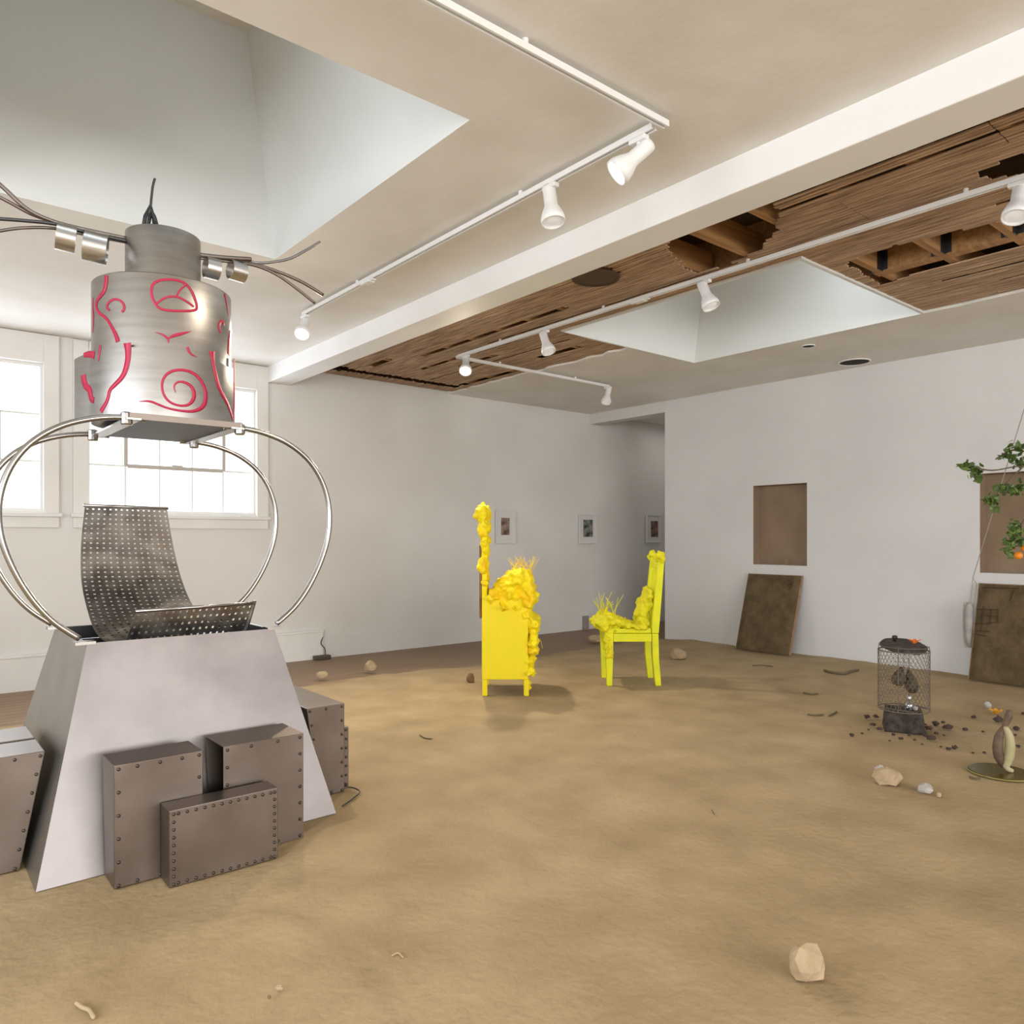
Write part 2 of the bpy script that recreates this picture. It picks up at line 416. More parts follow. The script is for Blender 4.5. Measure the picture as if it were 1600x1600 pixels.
# windows in the back wall
for i, (a, b) in enumerate(WINS):
    z0, z1 = WZ0, WZ1
    fr = MB()
    fr.box(a, b, YB + .03, YB + .10, z0, z0 + .02).box(a, b, YB + .03, YB + .10, z1 - .03, z1)
    fr.box(a, a + .02, YB + .03, YB + .10, z0 + .02, z1 - .03).box(b - .02, b, YB + .03, YB + .10, z0 + .02, z1 - .03)
    w = (b - a - .04) / 5; rows = [z0 + .02 + .415 * k for k in (1, 2)]
    for k in range(1, 5): fr.box(a + .02 + w * k - .007, a + .02 + w * k + .007, YB + .05, YB + .075, z0 + .02, z1 - .03)
    for r in rows: fr.box(a + .02, b - .02, YB + .051, YB + .074, r - .008, r + .008)
    wo = struct(fr, 'window_%d' % (i + 1), TRIM)
    # hinged sash in the middle of the window
    s = MB(); xa, xb, za, zb = a + .02 + w, a + .02 + 4 * w, rows[0], rows[1]
    for q in ((xa - .016, xa + .016, za, zb), (xb - .016, xb + .016, za, zb), (xa + .016, xb - .016, za - .018, za + .018), (xa + .016, xb - .016, zb - .016, zb + .016)):
        s.box(q[0], q[1], YB + .025, YB + .049, q[2], q[3])
    so = s.build('sash', mat('aged_window_putty', (.48, .44, .40), .6), wo)
    MB().box((xa + xb) / 2 - .05, (xa + xb) / 2 + .05, YB + .005, YB + .024, za + .0, za + .03).build('latch', mat('aged_window_putty', (.48, .44, .40), .6), so)
    MB().box(a + .02, b - .02, YB + .060, YB + .064, z0 + .02, z1 - .03).build('pane', GLASS, wo)
    # casing boards
    cs = MB(); c = .12
    cs.box(a - c, a, YB - .03, YB - .001, z0 - .02, H - .005).box(b, b + c, YB - .03, YB - .001, z0 - .02, H - .005)
    cs.box(a, b, YB - .03, YB - .001, z1, H - .005)
    cs.box(a - c - .02, b + c + .02, YB - .05, YB - .001, z0 - .055, z0 - .02).box(a - c, b + c, YB - .025, YB - .001, z0 - .15, z0 - .055)
    struct(cs, 'trim_%d' % (i + 1), TRIM, bevel=.004)

# ================================================================== CEILING FITTINGS
def vent(name, px, py, r, label, ring, z=H, cat='vent'):
    p = at_z(px, py, z)
    t = thing(name, label, cat, p)
    MB().lathe([(r * .9, -.006), (r * .9, -.002)], p, 32).build('opening', DARK if ring else mat('duct_brown', (.075, .045, .02), .8), t)
    mb = MB(); prof = [(r * .9, -.001), (r * .9, -.010), (r, -.010), (r * 1.02, -.001)]
    n = 32; rings = []
    for rr, h in prof: rings.append([mb.bm.verts.new(p + Vector((rr * math.cos(2 * PI * k / n), rr * math.sin(2 * PI * k / n), h))) for k in range(n)])
    for A, B in zip(rings, rings[1:] + rings[:1]):
        for k in range(n): mb.bm.faces.new([A[k], A[(k + 1) % n], B[(k + 1) % n], B[k]])
    mb.build('rim', WHITE if ring else mat('duct_brown', (.075, .045, .02), .8), t, smooth=False)
vent('ceiling_vent', 1335, 565, .155, 'wide round dark vent in the plaster ceiling above the recessed side wall', True)
vent('ceiling_vent', 1263, 540, .06, 'small round dark vent hole beside the shallow light well', True)
vent('ceiling_duct_cover', 931, 434, .165, 'brown round duct cover set into the bare lath near the white beam', False, H + .012, 'duct cover')

# light tracks
ZT = H - .03
def track(pts, label, name='light_track'):
    a, b = [Vector(p) for p in pts]
    d = (b - a).normalized(); n = Vector((-d.y, d.x, 0)) * .016
    t = thing(name, label, 'light track', (a + b) / 2)
    mb = MB()
    mb.prism([a + n + Vector((0, 0, .008)), a - n + Vector((0, 0, .008)), a - n + Vector((0, 0, -.018)), a - n * .45 + Vector((0, 0, -.018)), a - n * .45 + Vector((0, 0, -.004)), a + n * .45 + Vector((0, 0, -.004)), a + n * .45 + Vector((0, 0, -.018)), a + n + Vector((0, 0, -.018))], b - a)
    mb.build('rail', WHITE, t)
    L = (b - a).length; k = max(2, int(L / 1.2))
    for i in range(k):
        p = a + d * (L * (i + .5) / k)
        MB().lathe([(.012, .008), (.012, .0295)], p, 10).build('clip', WHITE, t)
    return t
TX1, TX2 = 2.52, 4.26
track(((TX1, 2.10, ZT), (TX1, 5.62, ZT)), 'white ceiling track running beside the white beam toward the window wall')
track(((-.6, 2.06, ZT), (TX1 + .03, 2.06, ZT)), 'white ceiling track crossing the plaster in front of the deep light well')
track(((TX2, -.4, ZT), (TX2, 5.96, ZT)), 'long white ceiling track hung under the bare lath')
track(((TX2, 6.0, ZT), (6.45, 6.05, ZT)), 'thin white ceiling track leading from lath to plaster near the passage')
def joiner(px, py, x, label):
    p = at_x(px, py, x); p.z = ZT
    t = thing('ceiling_track_joiner', label, 'track joiner', p + Vector((0, 0, -.032)))
    MB().box(p.x - .026, p.x + .026, p.y - .05, p.y + .05, p.z - .032, p.z - .0185).build('cover', WHITE, t, bevel=.004)
    MB().box(p.x - .012, p.x + .012, p.y - .085, p.y + .085, p.z - .027, p.z - .0185).build('tongue', WHITE, t)
joiner(575, 437, TX1, 'small white joiner on the track beside the beam')
joiner(1000, 466, TX2, 'small white joiner on the track under the lath')
HEADS = [(998, 190, TX1, None, (985, 248), True, 'lit white spotlight at the corner where two tracks meet'),
         (860, 288, TX1, None, (864, 338), False, 'unlit white spotlight midway along the track beside the beam'),
         (476, 494, TX1, None, (467, 521), True, 'lit white spotlight at the window end of the track beside the beam'),
         (1592, 285, TX2, None, (1588, 325), False, 'white spotlight at the near end of the lath track, cut by the frame edge'),
         (1101, 436, TX2, None, (1107, 466), False, 'unlit white spotlight under the lath in front of the shallow light well'),
         (851, 515, TX2, None, (855, 540), False, 'unlit white spotlight second from the far end of the lath track'),
         (728, 554, TX2, None, (728, 574), True, 'lit white spotlight at the far end of the lath track'),
         (950, 605, None, 6.03, (948, 622), False, 'small white spotlight near the passage header')]
spots = []
for px, py, tx, ty, (qx, qy), lit, label in HEADS:
    z = ZT - .018
    a = at_x(px, py, tx) if tx else at_y(px, py, ty)
    a.z = z
    dist = (a - Vector((0, 0, EYE))).dot(Vector((SY, CY, 0)))
    q = at_d(qx, qy, dist - (.0 if lit else .02))
    d = (q - (a + Vector((0, 0, -.06)))).normalized()
    if lit and px < 800: d = (Vector((-SY * .62, -CY * .62, -.78))).normalized()
    piv = a + Vector((0, 0, -.07))
    t = thing('track_spotlight', label, 'spotlight', a)
    MB().box(a.x - .017, a.x + .017, a.y - .045, a.y + .045, a.z - .022, a.z - .0005).build('adapter', WHITE, t, bevel=.003)
    MB().tube([a + Vector((0, 0, -.02)), piv], .009, 8).build('stem', WHITE, t)
    M = d.to_track_quat('Z', 'Y').to_matrix()
    s0 = piv - d * .02
    prof = [(.0, -.05), (.030, -.047), (.033, -.03), (.033, .05), (.036, .065), (.052, .10), (.060, .125), (.060, .15), (.054, .15), (.050, .12), (.034, .09)]
    MB().lathe(prof, s0, 20, M=M).build('shade', WHITE, t, smooth=True)
    MB().lathe([(.0, .146), (.03, .144), (.052, .136), (.045, .122)], s0, 20, M=M).build('bulb', LAMP if lit else LAMPOFF, t, smooth=True)
    if lit: spots.append((s0 + d * .17, d, label))

# ================================================================== FRAMED PICTURES
def framed(x0, y0, x1, y1, inner, label, c1, c2, seed):
    a = at_y(x0, (y0 + y1) / 2, YB - .01); b = at_y(x1, (y0 + y1) / 2, YB - .01)
    zt = at_y((x0 + x1) / 2, y0, YB - .01).z; zb = at_y((x0 + x1) / 2, y1, YB - .01).z
    xm = (a.x + b.x) / 2; t = thing('framed_picture', label, 'picture', (xm, YB - .013, zb))
    w = .014; f = MB(); yf, yb_ = YB - .035, YB - .013
    f.box(a.x, b.x, yf, yb_, zb, zb + w).box(a.x, b.x, yf, yb_, zt - w, zt).box(a.x, a.x + w, yf, yb_, zb + w, zt - w).box(b.x - w, b.x, yf, yb_, zb + w, zt - w)
    f.build('frame', FRAMEW, t)
    MB().box(a.x + w, b.x - w, yb_ - .008, yb_ - .004, zb + w, zt - w).build('mount', MATB, t)
    pa = at_y(inner[0], inner[1], YB - .022); pb = at_y(inner[2], inner[3], YB - .022)
    pm = mat('photo_print_%d' % seed, c1, .5, col2=c2, nscale=9 + seed, detail=3, lo=.42, hi=.58)
    MB().box(pa.x, pb.x, yb_ - .012, yb_ - .0085, pb.z, pa.z).build('print', pm, t)
framed(774, 797, 804, 849, (783, 809, 796, 836), 'white framed small brown photograph beside the tall yellow chair back', (.09, .06, .045), (.32, .22, .18), 1)
framed(904, 803, 931, 849, (911.5, 812, 926, 839), 'white framed dark grey photograph hung midway between the yellow chairs', (.025, .03, .03), (.22, .24, .22), 2)
framed(1009, 804.5, 1031, 848, (1017, 814, 1028, 839), 'white framed brown photograph inside the passage opening', (.07, .035, .025), (.20, .13, .10), 3)

# small fittings at the foot of the back wall
def wallpoint(px, py): return at_y(px, py, YB - .015)
p = at_y(913.5, 982, YB - .015)
t = thing('outlet_box', 'small grey outlet box at the foot of the wall under the middle picture', 'outlet box', (p.x, YB - .013, .0))
MB().box(p.x - .05, p.x + .045, YB - .06, YB - .0135, -.027, .17).build('box', PINKGREY, t, bevel=.005)
MB().box(p.x + .06, p.x + .11, YB - .03, YB - .0135, .06, .2).build('plate', FRAMEW, t, bevel=.004)
p = at_y(505, 1022, YB - .1)
t = thing('power_plug', 'dark plug with a short lead on the floor where the tall baseboard stops', 'plug', (p.x, YB - .09, -.028))
MB().box(p.x - .10, p.x + .08, YB - .13, YB - .05, -.0275, .018).build('body', mat('brown_plastic', (.07, .05, .04), .5), t, bevel=.008)
MB().tube(catmull([(p.x + .03, YB - .09, .012), (p.x + .035, YB - .07, .08), (p.x + .0, YB - .05, .14), (p.x + .03, YB - .03, .21)], 6), .006, 6).build('lead', mat('brown_plastic', (.07, .05, .04), .5), t, smooth=True)

# ================================================================== STEEL SCULPTURE
BX0, BX1, BY0, BY1, BZ = .42, 1.63, 3.25, 4.47, .865
TX0, TX1_, TY0, TY1 = .632, 1.42, 3.50, 4.25
CXs, CYs = 1.025, 3.87
S = thing('steel_throne_sculpture', 'tall sheet steel throne with tapered base, pipe hoops and red-painted drum', 'sculpture', (CXs, CYs, 0))
zb = 0.0005
b = [Vector(p) for p in ((BX0, BY0, zb), (BX1, BY0 + .03, zb), (BX1, BY1, zb), (BX0, BY1, zb))]
tt = [Vector(p) for p in ((TX0, TY0, BZ), (TX1_, TY0, BZ), (TX1_, TY1, BZ), (TX0, TY1, BZ))]
base = MB().poly([b[0], b[1], tt[1], tt[0]]).build('base_front', STEELP, S)
md = base.modifiers.new('s', 'SOLIDIFY'); md.thickness = .006; md.offset = -1
STEELS = mat('grey_side_steel', (.36, .345, .32), .38, 1.0, col2=(.44, .425, .40), nscale=3)
for nm, q in (('base_side', (0, 3, 3, 0)), ('base_side', (1, 2, 2, 1)), ('base_back', (3, 2, 2, 3))):
    o = MB().poly([b[q[0]], b[q[1]], tt[q[2]], tt[q[3]]]).build(nm, STEELS, S)
    md = o.modifiers.new('s', 'SOLIDIFY'); md.thickness = .006; md.offset = 1 if nm == 'base_side' and q[0] == 0 else -1
# dark tray sunk in the top of the base
mb = MB(); i_ = .012
mb.box(TX0 + i_, TX1_ - i_, TY0 + i_, TY1 - i_, BZ - .12, BZ - .11)
for q in ((TX0 + .006, TX1_ - .006, TY0 + .005, TY0 + .012), (TX0 + .006, TX1_ - .006, TY1 - .012, TY1 - .005)):
    mb.box(q[0], q[1], q[2], q[3], BZ - .12, BZ - .002)
for q in ((TX0 + .005, TX0 + .012), (TX1_ - .012, TX1_ - .005)): mb.box(q[0], q[1], TY0 + .012, TY1 - .012, BZ - .12, BZ - .002)
mb.build('top_tray', STEELD, S)
# seat of punched sheet
st = [  # station: left edge point, right edge point
    ((.752, 4.22, 1.452), (1.134, 4.22, 1.446)),
    ((.728, 4.17, 1.28), (1.150, 4.17, 1.26)),
    ((.716, 4.10, 1.10), (1.170, 4.10, 1.09)),
    ((.718, 3.98, .97), (1.192, 3.98, .955)),
    ((.724, 3.83, .875), (1.235, 3.83, .87)),
    ((.745, 3.69, .838), (1.270, 3.69, .84)),
    ((.795, 3.60, .843), (1.310, 3.60, .845))]
la = catmull([s[0] for s in st], 5); rb = catmull([s[1] for s in st], 5)
def punched(L, R, nu, hole=.42):
    mb = MB(); bm = mb.bm
    # resample
    def resamp(P, n):
        d = [0]
        for a, c in zip(P, P[1:]): d.append(d[-1] + (c - a).length)
        out = []
        for i in range(n + 1):
            s = d[-1] * i / n; k = max(j for j in range(len(d)) if d[j] <= s + 1e-9); k = min(k, len(P) - 2)
            out.append(P[k].lerp(P[k + 1], (s - d[k]) / (d[k + 1] - d[k])))
        return out
    length = sum((c - a).length for a, c in zip(L, L[1:])); width = (L[0] - R[0]).length
    nv = max(2, round(length / (width / nu)))
    L, R = resamp(L, nv), resamp(R, nv)
    def P(u, v):
        j = min(int(v), nv - 1); f = v - j
        return L[j].lerp(L[j + 1], f).lerp(R[j].lerp(R[j + 1], f), u / nu)
    g = [[bm.verts.new(P(i, j)) for i in range(nu + 1)] for j in range(nv + 1)]
    h = hole / 2
    for j in range(nv):
        for i in range(nu):
            O = [g[j][i], g[j][i + 1], g[j + 1][i + 1], g[j + 1][i]]
            I = [bm.verts.new(P(i + .5 + sx * h, j + .5 + sy * h)) for sx, sy in ((-1, -1), (1, -1), (1, 1), (-1, 1))]
            for k in range(4): bm.faces.new([O[k], O[(k + 1) % 4], I[(k + 1) % 4], I[k]])
    return mb
so = punched(la, rb, 15, .34).build('seat', MESHM, S)
md = so.modifiers.new('s', 'SOLIDIFY'); md.thickness = .004
lipL = [Vector(st[-1][0]), Vector((.832, 3.555, .980))]; lipR = [Vector(st[-1][1]), Vector((1.345, 3.555, .988))]
lo_ = punched(lipL, lipR, 18, .34).build('seat_lip', MESHM, S)
md = lo_.modifiers.new('s', 'SOLIDIFY'); md.thickness = .004
MB().tube([lipL[1] + Vector((-.004, 0, 0)), lipR[1] + Vector((.004, 0, 0))], .008, 8).build('lip_rod', CHROME, S, smooth=True)
MB().tube([lipR[1] + Vector((.004, 0, .012)), Vector(st[-1][1]) + Vector((.004, 0, -.02))], .010, 8).build('lip_post', MESHM, S)
MB().tube([Vector(st[0][0]) + Vector((-.006, 0, .006)), Vector(st[0][1]) + Vector((.006, 0, .006))], .008, 8).build('seat_rod', CHROME, S, smooth=True)
MB().box(TX0 + .02, TX1_ - .02, 3.92, 3.95, BZ - .109, BZ - .03).build('seat_support', STEELD, S)

# pipe hoops: one arc shape, mirrored and repeated front and back
arc_px = [(432, 975), (460, 949), (482, 918), (500, 881), (512, 842), (515, 805), (510, 772), (498, 742), (478, 715), (448, 692), (410, 676), (372, 668), (350, 667)]
arc = [at_y(px, py, 3.52) for px, py in arc_px]
arc = [Vector((p.x - CXs, 0, p.z)) for p in arc]
for yy in (3.52, 4.20):
    for sgn in (1, -1):
        pts = [Vector((CXs + sgn * p.x, yy, p.z)) for p in catmull(arc, 5)]
        h = MB().tube(pts, .0125, 12).build('hoop', CHROME, S, smooth=True)
        e = pts[0]
        MB().box(e.x - .055, e.x + .02, e.y - .03, e.y + .03, BZ - .004, BZ + .008, None).build('hoop_foot', CHROME, h) if sgn > 0 else \
            MB().box(e.x - .02, e.x + .055, e.y - .03, e.y + .03, BZ - .004, BZ + .008, None).build('hoop_foot', CHROME, h)
# carrying plate under the drum
zp = 1.806
MB().box(.80, 1.25, 3.50, 4.22, zp, zp + .012).build('carrying_plate', STEELD, S)
for xa in (.775, 1.215):
    MB().box(xa, xa + .06, 3.485, 4.235, zp - .008, zp - .0005).build('side_strap', CHROME, S)
MB().box(.79, 1.26, 3.488, 3.4995, zp - .004, zp + .022).build('front_strap', STEELB, S)
for yy in (3.52, 4.20):
    for xx in (.785, 1.265): MB().lathe([(.02, -.03), (.024, -.024), (.024, .02), (.016, .026)], (xx, yy, zp), 12).build('clamp', CHROME, S)
# drum
RD, RU, RS = .305, .166, .320
ZD0, ZD1, ZU1, ZS = 1.822, 2.469, 2.737, 2.145
MB().lathe([(RD - .01, ZD0 + .004), (RD, ZD0 + .004), (RD, ZD1), (RD - .004, ZD1 + .004), (RU, ZD1 + .004)], (CXs, CYs, 0), 72).build('drum', STEELA, S, smooth=True)
MB().lathe([(RU, ZD1 + .0045), (RU, ZU1), (RU - .004, ZU1 + .003), (.001, ZU1 + .003)], (CXs, CYs, 0), 56).build('upper_drum', STEELA, S, smooth=True)
for nm in ('drum', 'upper_drum'):
    o = [c for c in S.children if c.name == nm][0]
    md = o.modifiers.new('e', 'EDGE_SPLIT'); md.split_angle = math.radians(40)
# wrap-around plate on lower half, flaring away at one end
away = math.atan2(-CYs, -CXs)     # direction from drum toward the room's near corner
mb = MB(); n = 60; ang = [away - math.radians(88) + math.radians(170) * k / n for k in range(n + 1)]
rows = [[], []]
def shell_pt(k, z):
    a = ang[k]; r = RS
    if k < 8: r = RS + .05 * ((8 - k) / 8) ** 1.3
    return Vector((CXs + r * math.cos(a), CYs + r * math.sin(a), z))
for k in range(n + 1):
    zt = ZS + .012 * math.sin(k * .21) - (.03 if k < 10 else 0) - (.02 if k > 44 else 0)
    rows[0].append(mb.bm.verts.new(shell_pt(k, ZD0 - .004))); rows[1].append(mb.bm.verts.new(shell_pt(k, zt)))
for k in range(n): mb.bm.faces.new([rows[0][k], rows[0][k + 1], rows[1][k + 1], rows[1][k]])
o = mb.build('wrap_plate', STEELA, S, smooth=True)
md = o.modifiers.new('s', 'SOLIDIFY'); md.thickness = .004; md.offset = 0
md = o.modifiers.new('e', 'EDGE_SPLIT'); md.split_angle = math.radians(40)

# painted marks on the drum
def on_cyl(px, py, R):
    d = ray(px, py); o = Vector((0, 0, EYE)) - Vector((CXs, CYs, 0))
    a = d.x ** 2 + d.y ** 2; bq = 2 * (o.x * d.x + o.y * d.y); c = o.x ** 2 + o.y ** 2 - R * R
    D = bq * bq - 4 * a * c
    t = (-bq - math.sqrt(max(D, 0))) / (2 * a)
    p = Vector((0, 0, EYE)) + d * t
    th = math.atan2(p.y - CYs, p.x - CXs)
    return Vector((th - 2 * PI if th > PI / 2 else th, p.z, 0))
def shell_r(th):
    k = (th - ang[0]) % (2 * PI) / (math.radians(170) / 60)
    return RS + .05 * ((8 - k) / 8) ** 1.3 if k < 8 else RS
def on_shell(px, py):
    R_ = RS
    for _ in range(8):
        q = on_cyl(px, py, R_); R_ = .5 * (R_ + shell_r(q.x))
    return q
def stroke(pts, w, low, closed=False, parent=S):
    R = (RS if low else RD)
    q = [on_shell(px, py) if low else on_cyl(px, py, R) for px, py in pts]
    m = len(q); ws = w if isinstance(w, list) else [w] * m
    q3 = [Vector((p.x * R, p.y, ws[i])) for i, p in enumerate(q)]
    for _ in range(3):                        # corner cutting keeps the brush line free of loops
        n0 = len(q3); nq = [] if closed else [q3[0]]
        for i in range(n0 if closed else n0 - 1):
            a_, b_ = q3[i], q3[(i + 1) % n0]
            nq += [a_.lerp(b_, .25), a_.lerp(b_, .75)]
        q3 = nq if closed else nq + [q3[-1]]
    mb = MB(); A = []; R2 = R + (.0035 if low else .0015); n = len(q3)
    for i, p in enumerate(q3):
        a_ = q3[(i - 1) % n] if closed or i else p; b_ = q3[(i + 1) % n] if closed or i < n - 1 else p
        t = Vector((b_.x - a_.x, b_.y - a_.y, 0)); t = t.normalized() if t.length > 1e-9 else Vector((1, 0, 0))
        nn = Vector((-t.y, t.x, 0)) * (max(p.z, .0006) / 2)
        row = []
        for s in (-1, 1):
            th = (p.x + nn.x * s) / R; zz = p.y + nn.y * s
            R2 = shell_r(th) + .0035 if low else R + .0015
            row.append(mb.bm.verts.new((CXs + R2 * math.cos(th), CYs + R2 * math.sin(th), zz)))
        A.append(row)
    for i in range(n if closed else n - 1):
        B = A[(i + 1) % n]; mb.bm.faces.new([A[i][0], B[0], B[1], A[i][1]])
    o = mb.build('painted_mark', RED, parent, smooth=True)
    md = o.modifiers.new('s', 'SOLIDIFY'); md.thickness = .0015; md.offset = 0
def Z(pts): return [(100 + x * 300 / 1412, 380 + y * 300 / 1412) for x, y in pts]   # readings from an enlarged view
stroke(Z([(645, 310), (690, 275), (770, 265), (850, 275), (905, 305), (950, 370), (985, 480), (950, 500), (800, 500), (700, 485), (660, 430), (640, 370)]), .011, False, True)
stroke(Z([(675, 450), (740, 400), (820, 388), (890, 420), (955, 468)]), .009, False)
stroke(Z([(830, 388), (850, 345), (905, 300)]), .007, False)
stroke(Z([(670, 655), (720, 668), (765, 700), (768, 735)]), [.002, .006, .012, .003], False)
stroke(Z([(768, 700), (810, 678), (870, 665), (935, 648)]), [.006, .015, .014, .002], False)
stroke(Z([(905, 765), (925, 815), (975, 838)]), [.012, .010, .002], True)
stroke(Z([(820, 1100), (805, 1050), (835, 1018), (890, 1022), (945, 1060), (960, 1130), (925, 1190), (850, 1200), (770, 1170), (722, 1100), (720, 1010), (765, 950), (850, 928), (950, 950), (1015, 1020), (1045, 1110), (1030, 1200), (960, 1240), (860, 1235), (760, 1215), (690, 1185), (630, 1160), (555, 1165)]),
       [.003, .007, .009, .011, .015, .018, .013, .010, .010, .010, .010, .012, .012, .013, .014, .018, .020, .014, .010, .009, .010, .010, .002], True)
stroke(Z([(312, 238), (308, 300), (296, 360), (250, 410), (232, 450), (250, 510), (310, 545), (350, 610), (385, 680), (398, 725)]), [.020, .022, .020, .018, .016, .015, .012, .013, .018, .020], False)
stroke(Z([(335, 495), (310, 470), (335, 425), (390, 408), (440, 440), (445, 490), (425, 505)]), .010, False)
stroke(Z([(215, 400), (212, 470), (218, 560), (212, 660)]), [.006, .014, .016, .006], False)
stroke(Z([(468, 735), (475, 800), (470, 880), (440, 980), (370, 1050), (338, 1080), (325, 1160), (275, 1240)]), [.034, .024, .022, .020, .018, .015, .015, .022], True)
stroke(Z([(150, 825), (190, 815), (228, 825)]), [.02, .03, .035], True)
stroke(Z([(145, 970), (158, 1050), (195, 1075), (205, 1150), (225, 1155)]), [.03, .03, .03, .03, .03], True)
stroke(Z([(272, 750), (262, 820), (258, 870)]), [.012, .012, .004], True)
stroke(Z([(1085, 795), (1092, 860), (1110, 960), (1140, 1080), (1200, 1180), (1238, 1300)]), [.036, .018, .022, .022, .020, .014], True)
stroke(Z([(1180, 370), (1195, 440), (1210, 540)]), [.014, .012, .004], False)
stroke(Z([(1150, 660), (1135, 610), (1150, 570), (1175, 580), (1170, 605)]), .014, False)
stroke(Z([(1222, 640), (1215, 720), (1210, 820)]), [.02, .034, .03], False)
stroke(Z([(1247, 850), (1246, 1000), (1250, 1150), (1243, 1290)]), [.02, .03, .03, .02], True)

# hanger at the top
hp = Vector((CXs - .04, CYs, ZU1 + .002))
hk = MB(); hk.tube([at_y(224, 356, CYs - .02), at_y(227, 338, CYs - .02), at_y(234, 323, CYs - .02), at_y(241, 338, CYs - .02), at_y(247, 358, CYs - .02)], .009, 8)
hk.tube([at_y(231, 356, CYs + .02), at_y(234, 338, CYs + .02), at_y(237, 325, CYs + .02), at_y(240, 340, CYs + .02), at_y(242, 358, CYs + .02)], .009, 8)
ho = hk.build('hanger_loop', BLACK, S, smooth=True)
MB().tube(catmull([at_y(235, 326, CYs), at_y(237, 305, CYs), at_y(239, 290, CYs), at_y(242, 279, CYs)], 5), .006, 6).build('hanger_wire', STEELD, ho, smooth=True)
# rod arms
def rod(pts, r, m=STEEL, dy=0.0):
    return MB().tube(catmull([at_y(x, y, CYs + dy) for x, y in pts], 6), r, 8).build('arm_rod', m, S, smooth=True)
rod([(-90, 215), (-40, 255), (5, 293), (40, 325), (75, 343), (120, 356), (200, 373)], .0095, STEELB)
rod([(-60, 270), (-20, 297), (20, 319), (50, 335), (85, 347), (130, 360), (200, 375)], .008, STEELB, .012)
rod([(-80, 340), (-30, 341), (0, 342), (40, 345), (85, 350), (140, 364), (200, 377)], .008, STEELD, -.012)
rod([(-80, 385), (-40, 372), (0, 361), (40, 356), (85, 357), (140, 368), (200, 379)], .007, STEELB, .0)
rod([(310, 399), (345, 404), (380, 407), (410, 411), (450, 405), (480, 390), (500, 378)], .0075, CHROME, .01)
rod([(310, 401), (350, 405), (390, 411), (430, 423), (470, 440), (505, 461)], .0095, STEELB)
rod([(310, 403), (350, 408), (395, 414), (430, 428), (462, 450), (492, 474)], .008, STEELB, -.012)
rod([(310, 398), (345, 402), (375, 404), (392, 405)], .011, STEELB, -.02)
def band(x0, y0, x1, y1, yaw_, tilt, m=STEEL, gap=.9):
    c = at_y((x0 + x1) / 2, (y0 + y1) / 2, CYs - .02); w = abs(at_y(x1, y0, CYs).x - at_y(x0, y0, CYs).x) * .8
    r = (at_y(x0, y0, CYs).z - at_y(x0, y1, CYs).z) * .47
    mb = MB(); n = 24; M = Matrix.Rotation(yaw_, 3, 'Z') @ Matrix.Rotation(tilt, 3, 'Y'); A = []
    for k in range(n + 1):
        a = PI * .62 + (2 * PI - gap) * k / n
        A.append([mb.bm.verts.new(c + M @ Vector((s * w / 2, r * math.cos(a), r * math.sin(a)))) for s in (-1, 1)])
    for k in range(n): mb.bm.faces.new([A[k][0], A[k][1], A[k + 1][1], A[k + 1][0]])
    o = mb.build('arm_band', m, S, smooth=True); md = o.modifiers.new('s', 'SOLIDIFY'); md.thickness = .003
    md = o.modifiers.new('e', 'EDGE_SPLIT'); md.split_angle = math.radians(40)
band(84, 350, 122, 394, -.15, .10); band(127, 362, 172, 412, -.25, .12)
band(318, 402, 344, 437, 0, .05); band(356, 408, 385, 440, .1, .05)

# riveted boxes round the base
def riveted_box(label, x0, x1, y0, y1, z1, backtop=None, sidetop=None, open_side=False, nriv=(4, 6), front_only=True, big=.007, sidetop_r=None, grp='riveted steel boxes around the throne'):
    """backtop: y of the top rear edge; sidetop / sidetop_r: x of the upper end of a sloped flank"""
    t = thing('riveted_steel_box', label, 'steel box', ((x0 + x1) / 2, (y0 + y1) / 2, 0), 0, grp)
    zb_ = 0.0005; yb2 = backtop if backtop else y1; xr2 = sidetop if sidetop else x1; xl2 = sidetop_r if sidetop_r else x0
    v = [Vector(p) for p in ((x0, y0, zb_), (xl2, y0, z1), (x0, y1, zb_), (xl2, yb2, z1), (x1, y0, zb_), (xr2, y0, z1), (x1, y1, zb_), (xr2, yb2, z1))]
    if not open_side:
        MB().hexa(v).build('shell', STEELB, t, bevel=.004)
    else:
        mb = MB()
        for f in ((4, 6, 7, 5), (0, 4, 5, 1), (2, 3, 7, 6), (0, 2, 6, 4), (1, 5, 7, 3)): mb.poly([v[i] for i in f])
        o = mb.build('shell', STEELB, t); md = o.modifiers.new('s', 'SOLIDIFY'); md.thickness = .005; md.offset = -1
    # rivets along the front face edge and the top
    def riv(p, nrm):
        M = Vector(nrm).to_track_quat('Z', 'Y').to_matrix()
        MB().lathe([(big, 0), (big * .95, big * .35), (big * .6, big * .7), (0, big * .8)], p, 8, M=M).build('rivet', RIVET, t, smooth=True)
    e = .016; nx_, nz_ = nriv
    for k in range(nz_ + 1):
        f = k / nz_; z = .012 + (z1 - .012 - e) * f
        xl = x0 + (xl2 - x0) * f; xr = x1 + (xr2 - x1) * f
        riv((xl + e, y0 - .0008, z), (0, -1, 0)); riv((xr - e, y0 - .0008, z), (0, -1, 0))
    for k in range(1, nx_):
        f = k / nx_
        riv((xl2 + (xr2 - xl2) * f, y0 - .0008, z1 - e), (0, -1, 0)); riv((x0 + (x1 - x0) * f, y0 - .0008, .014), (0, -1, 0))
    return t
riveted_box('tall riveted steel box against the base, beside the box with an open flank', .645, .965, 3.085, 3.235, .458, backtop=3.275, nriv=(4, 5))
riveted_box('riveted steel box with an open dark flank against the base front', 1.05, 1.392, 3.105, 3.25, .452, backtop=3.33, open_side=True, nriv=(3, 6))
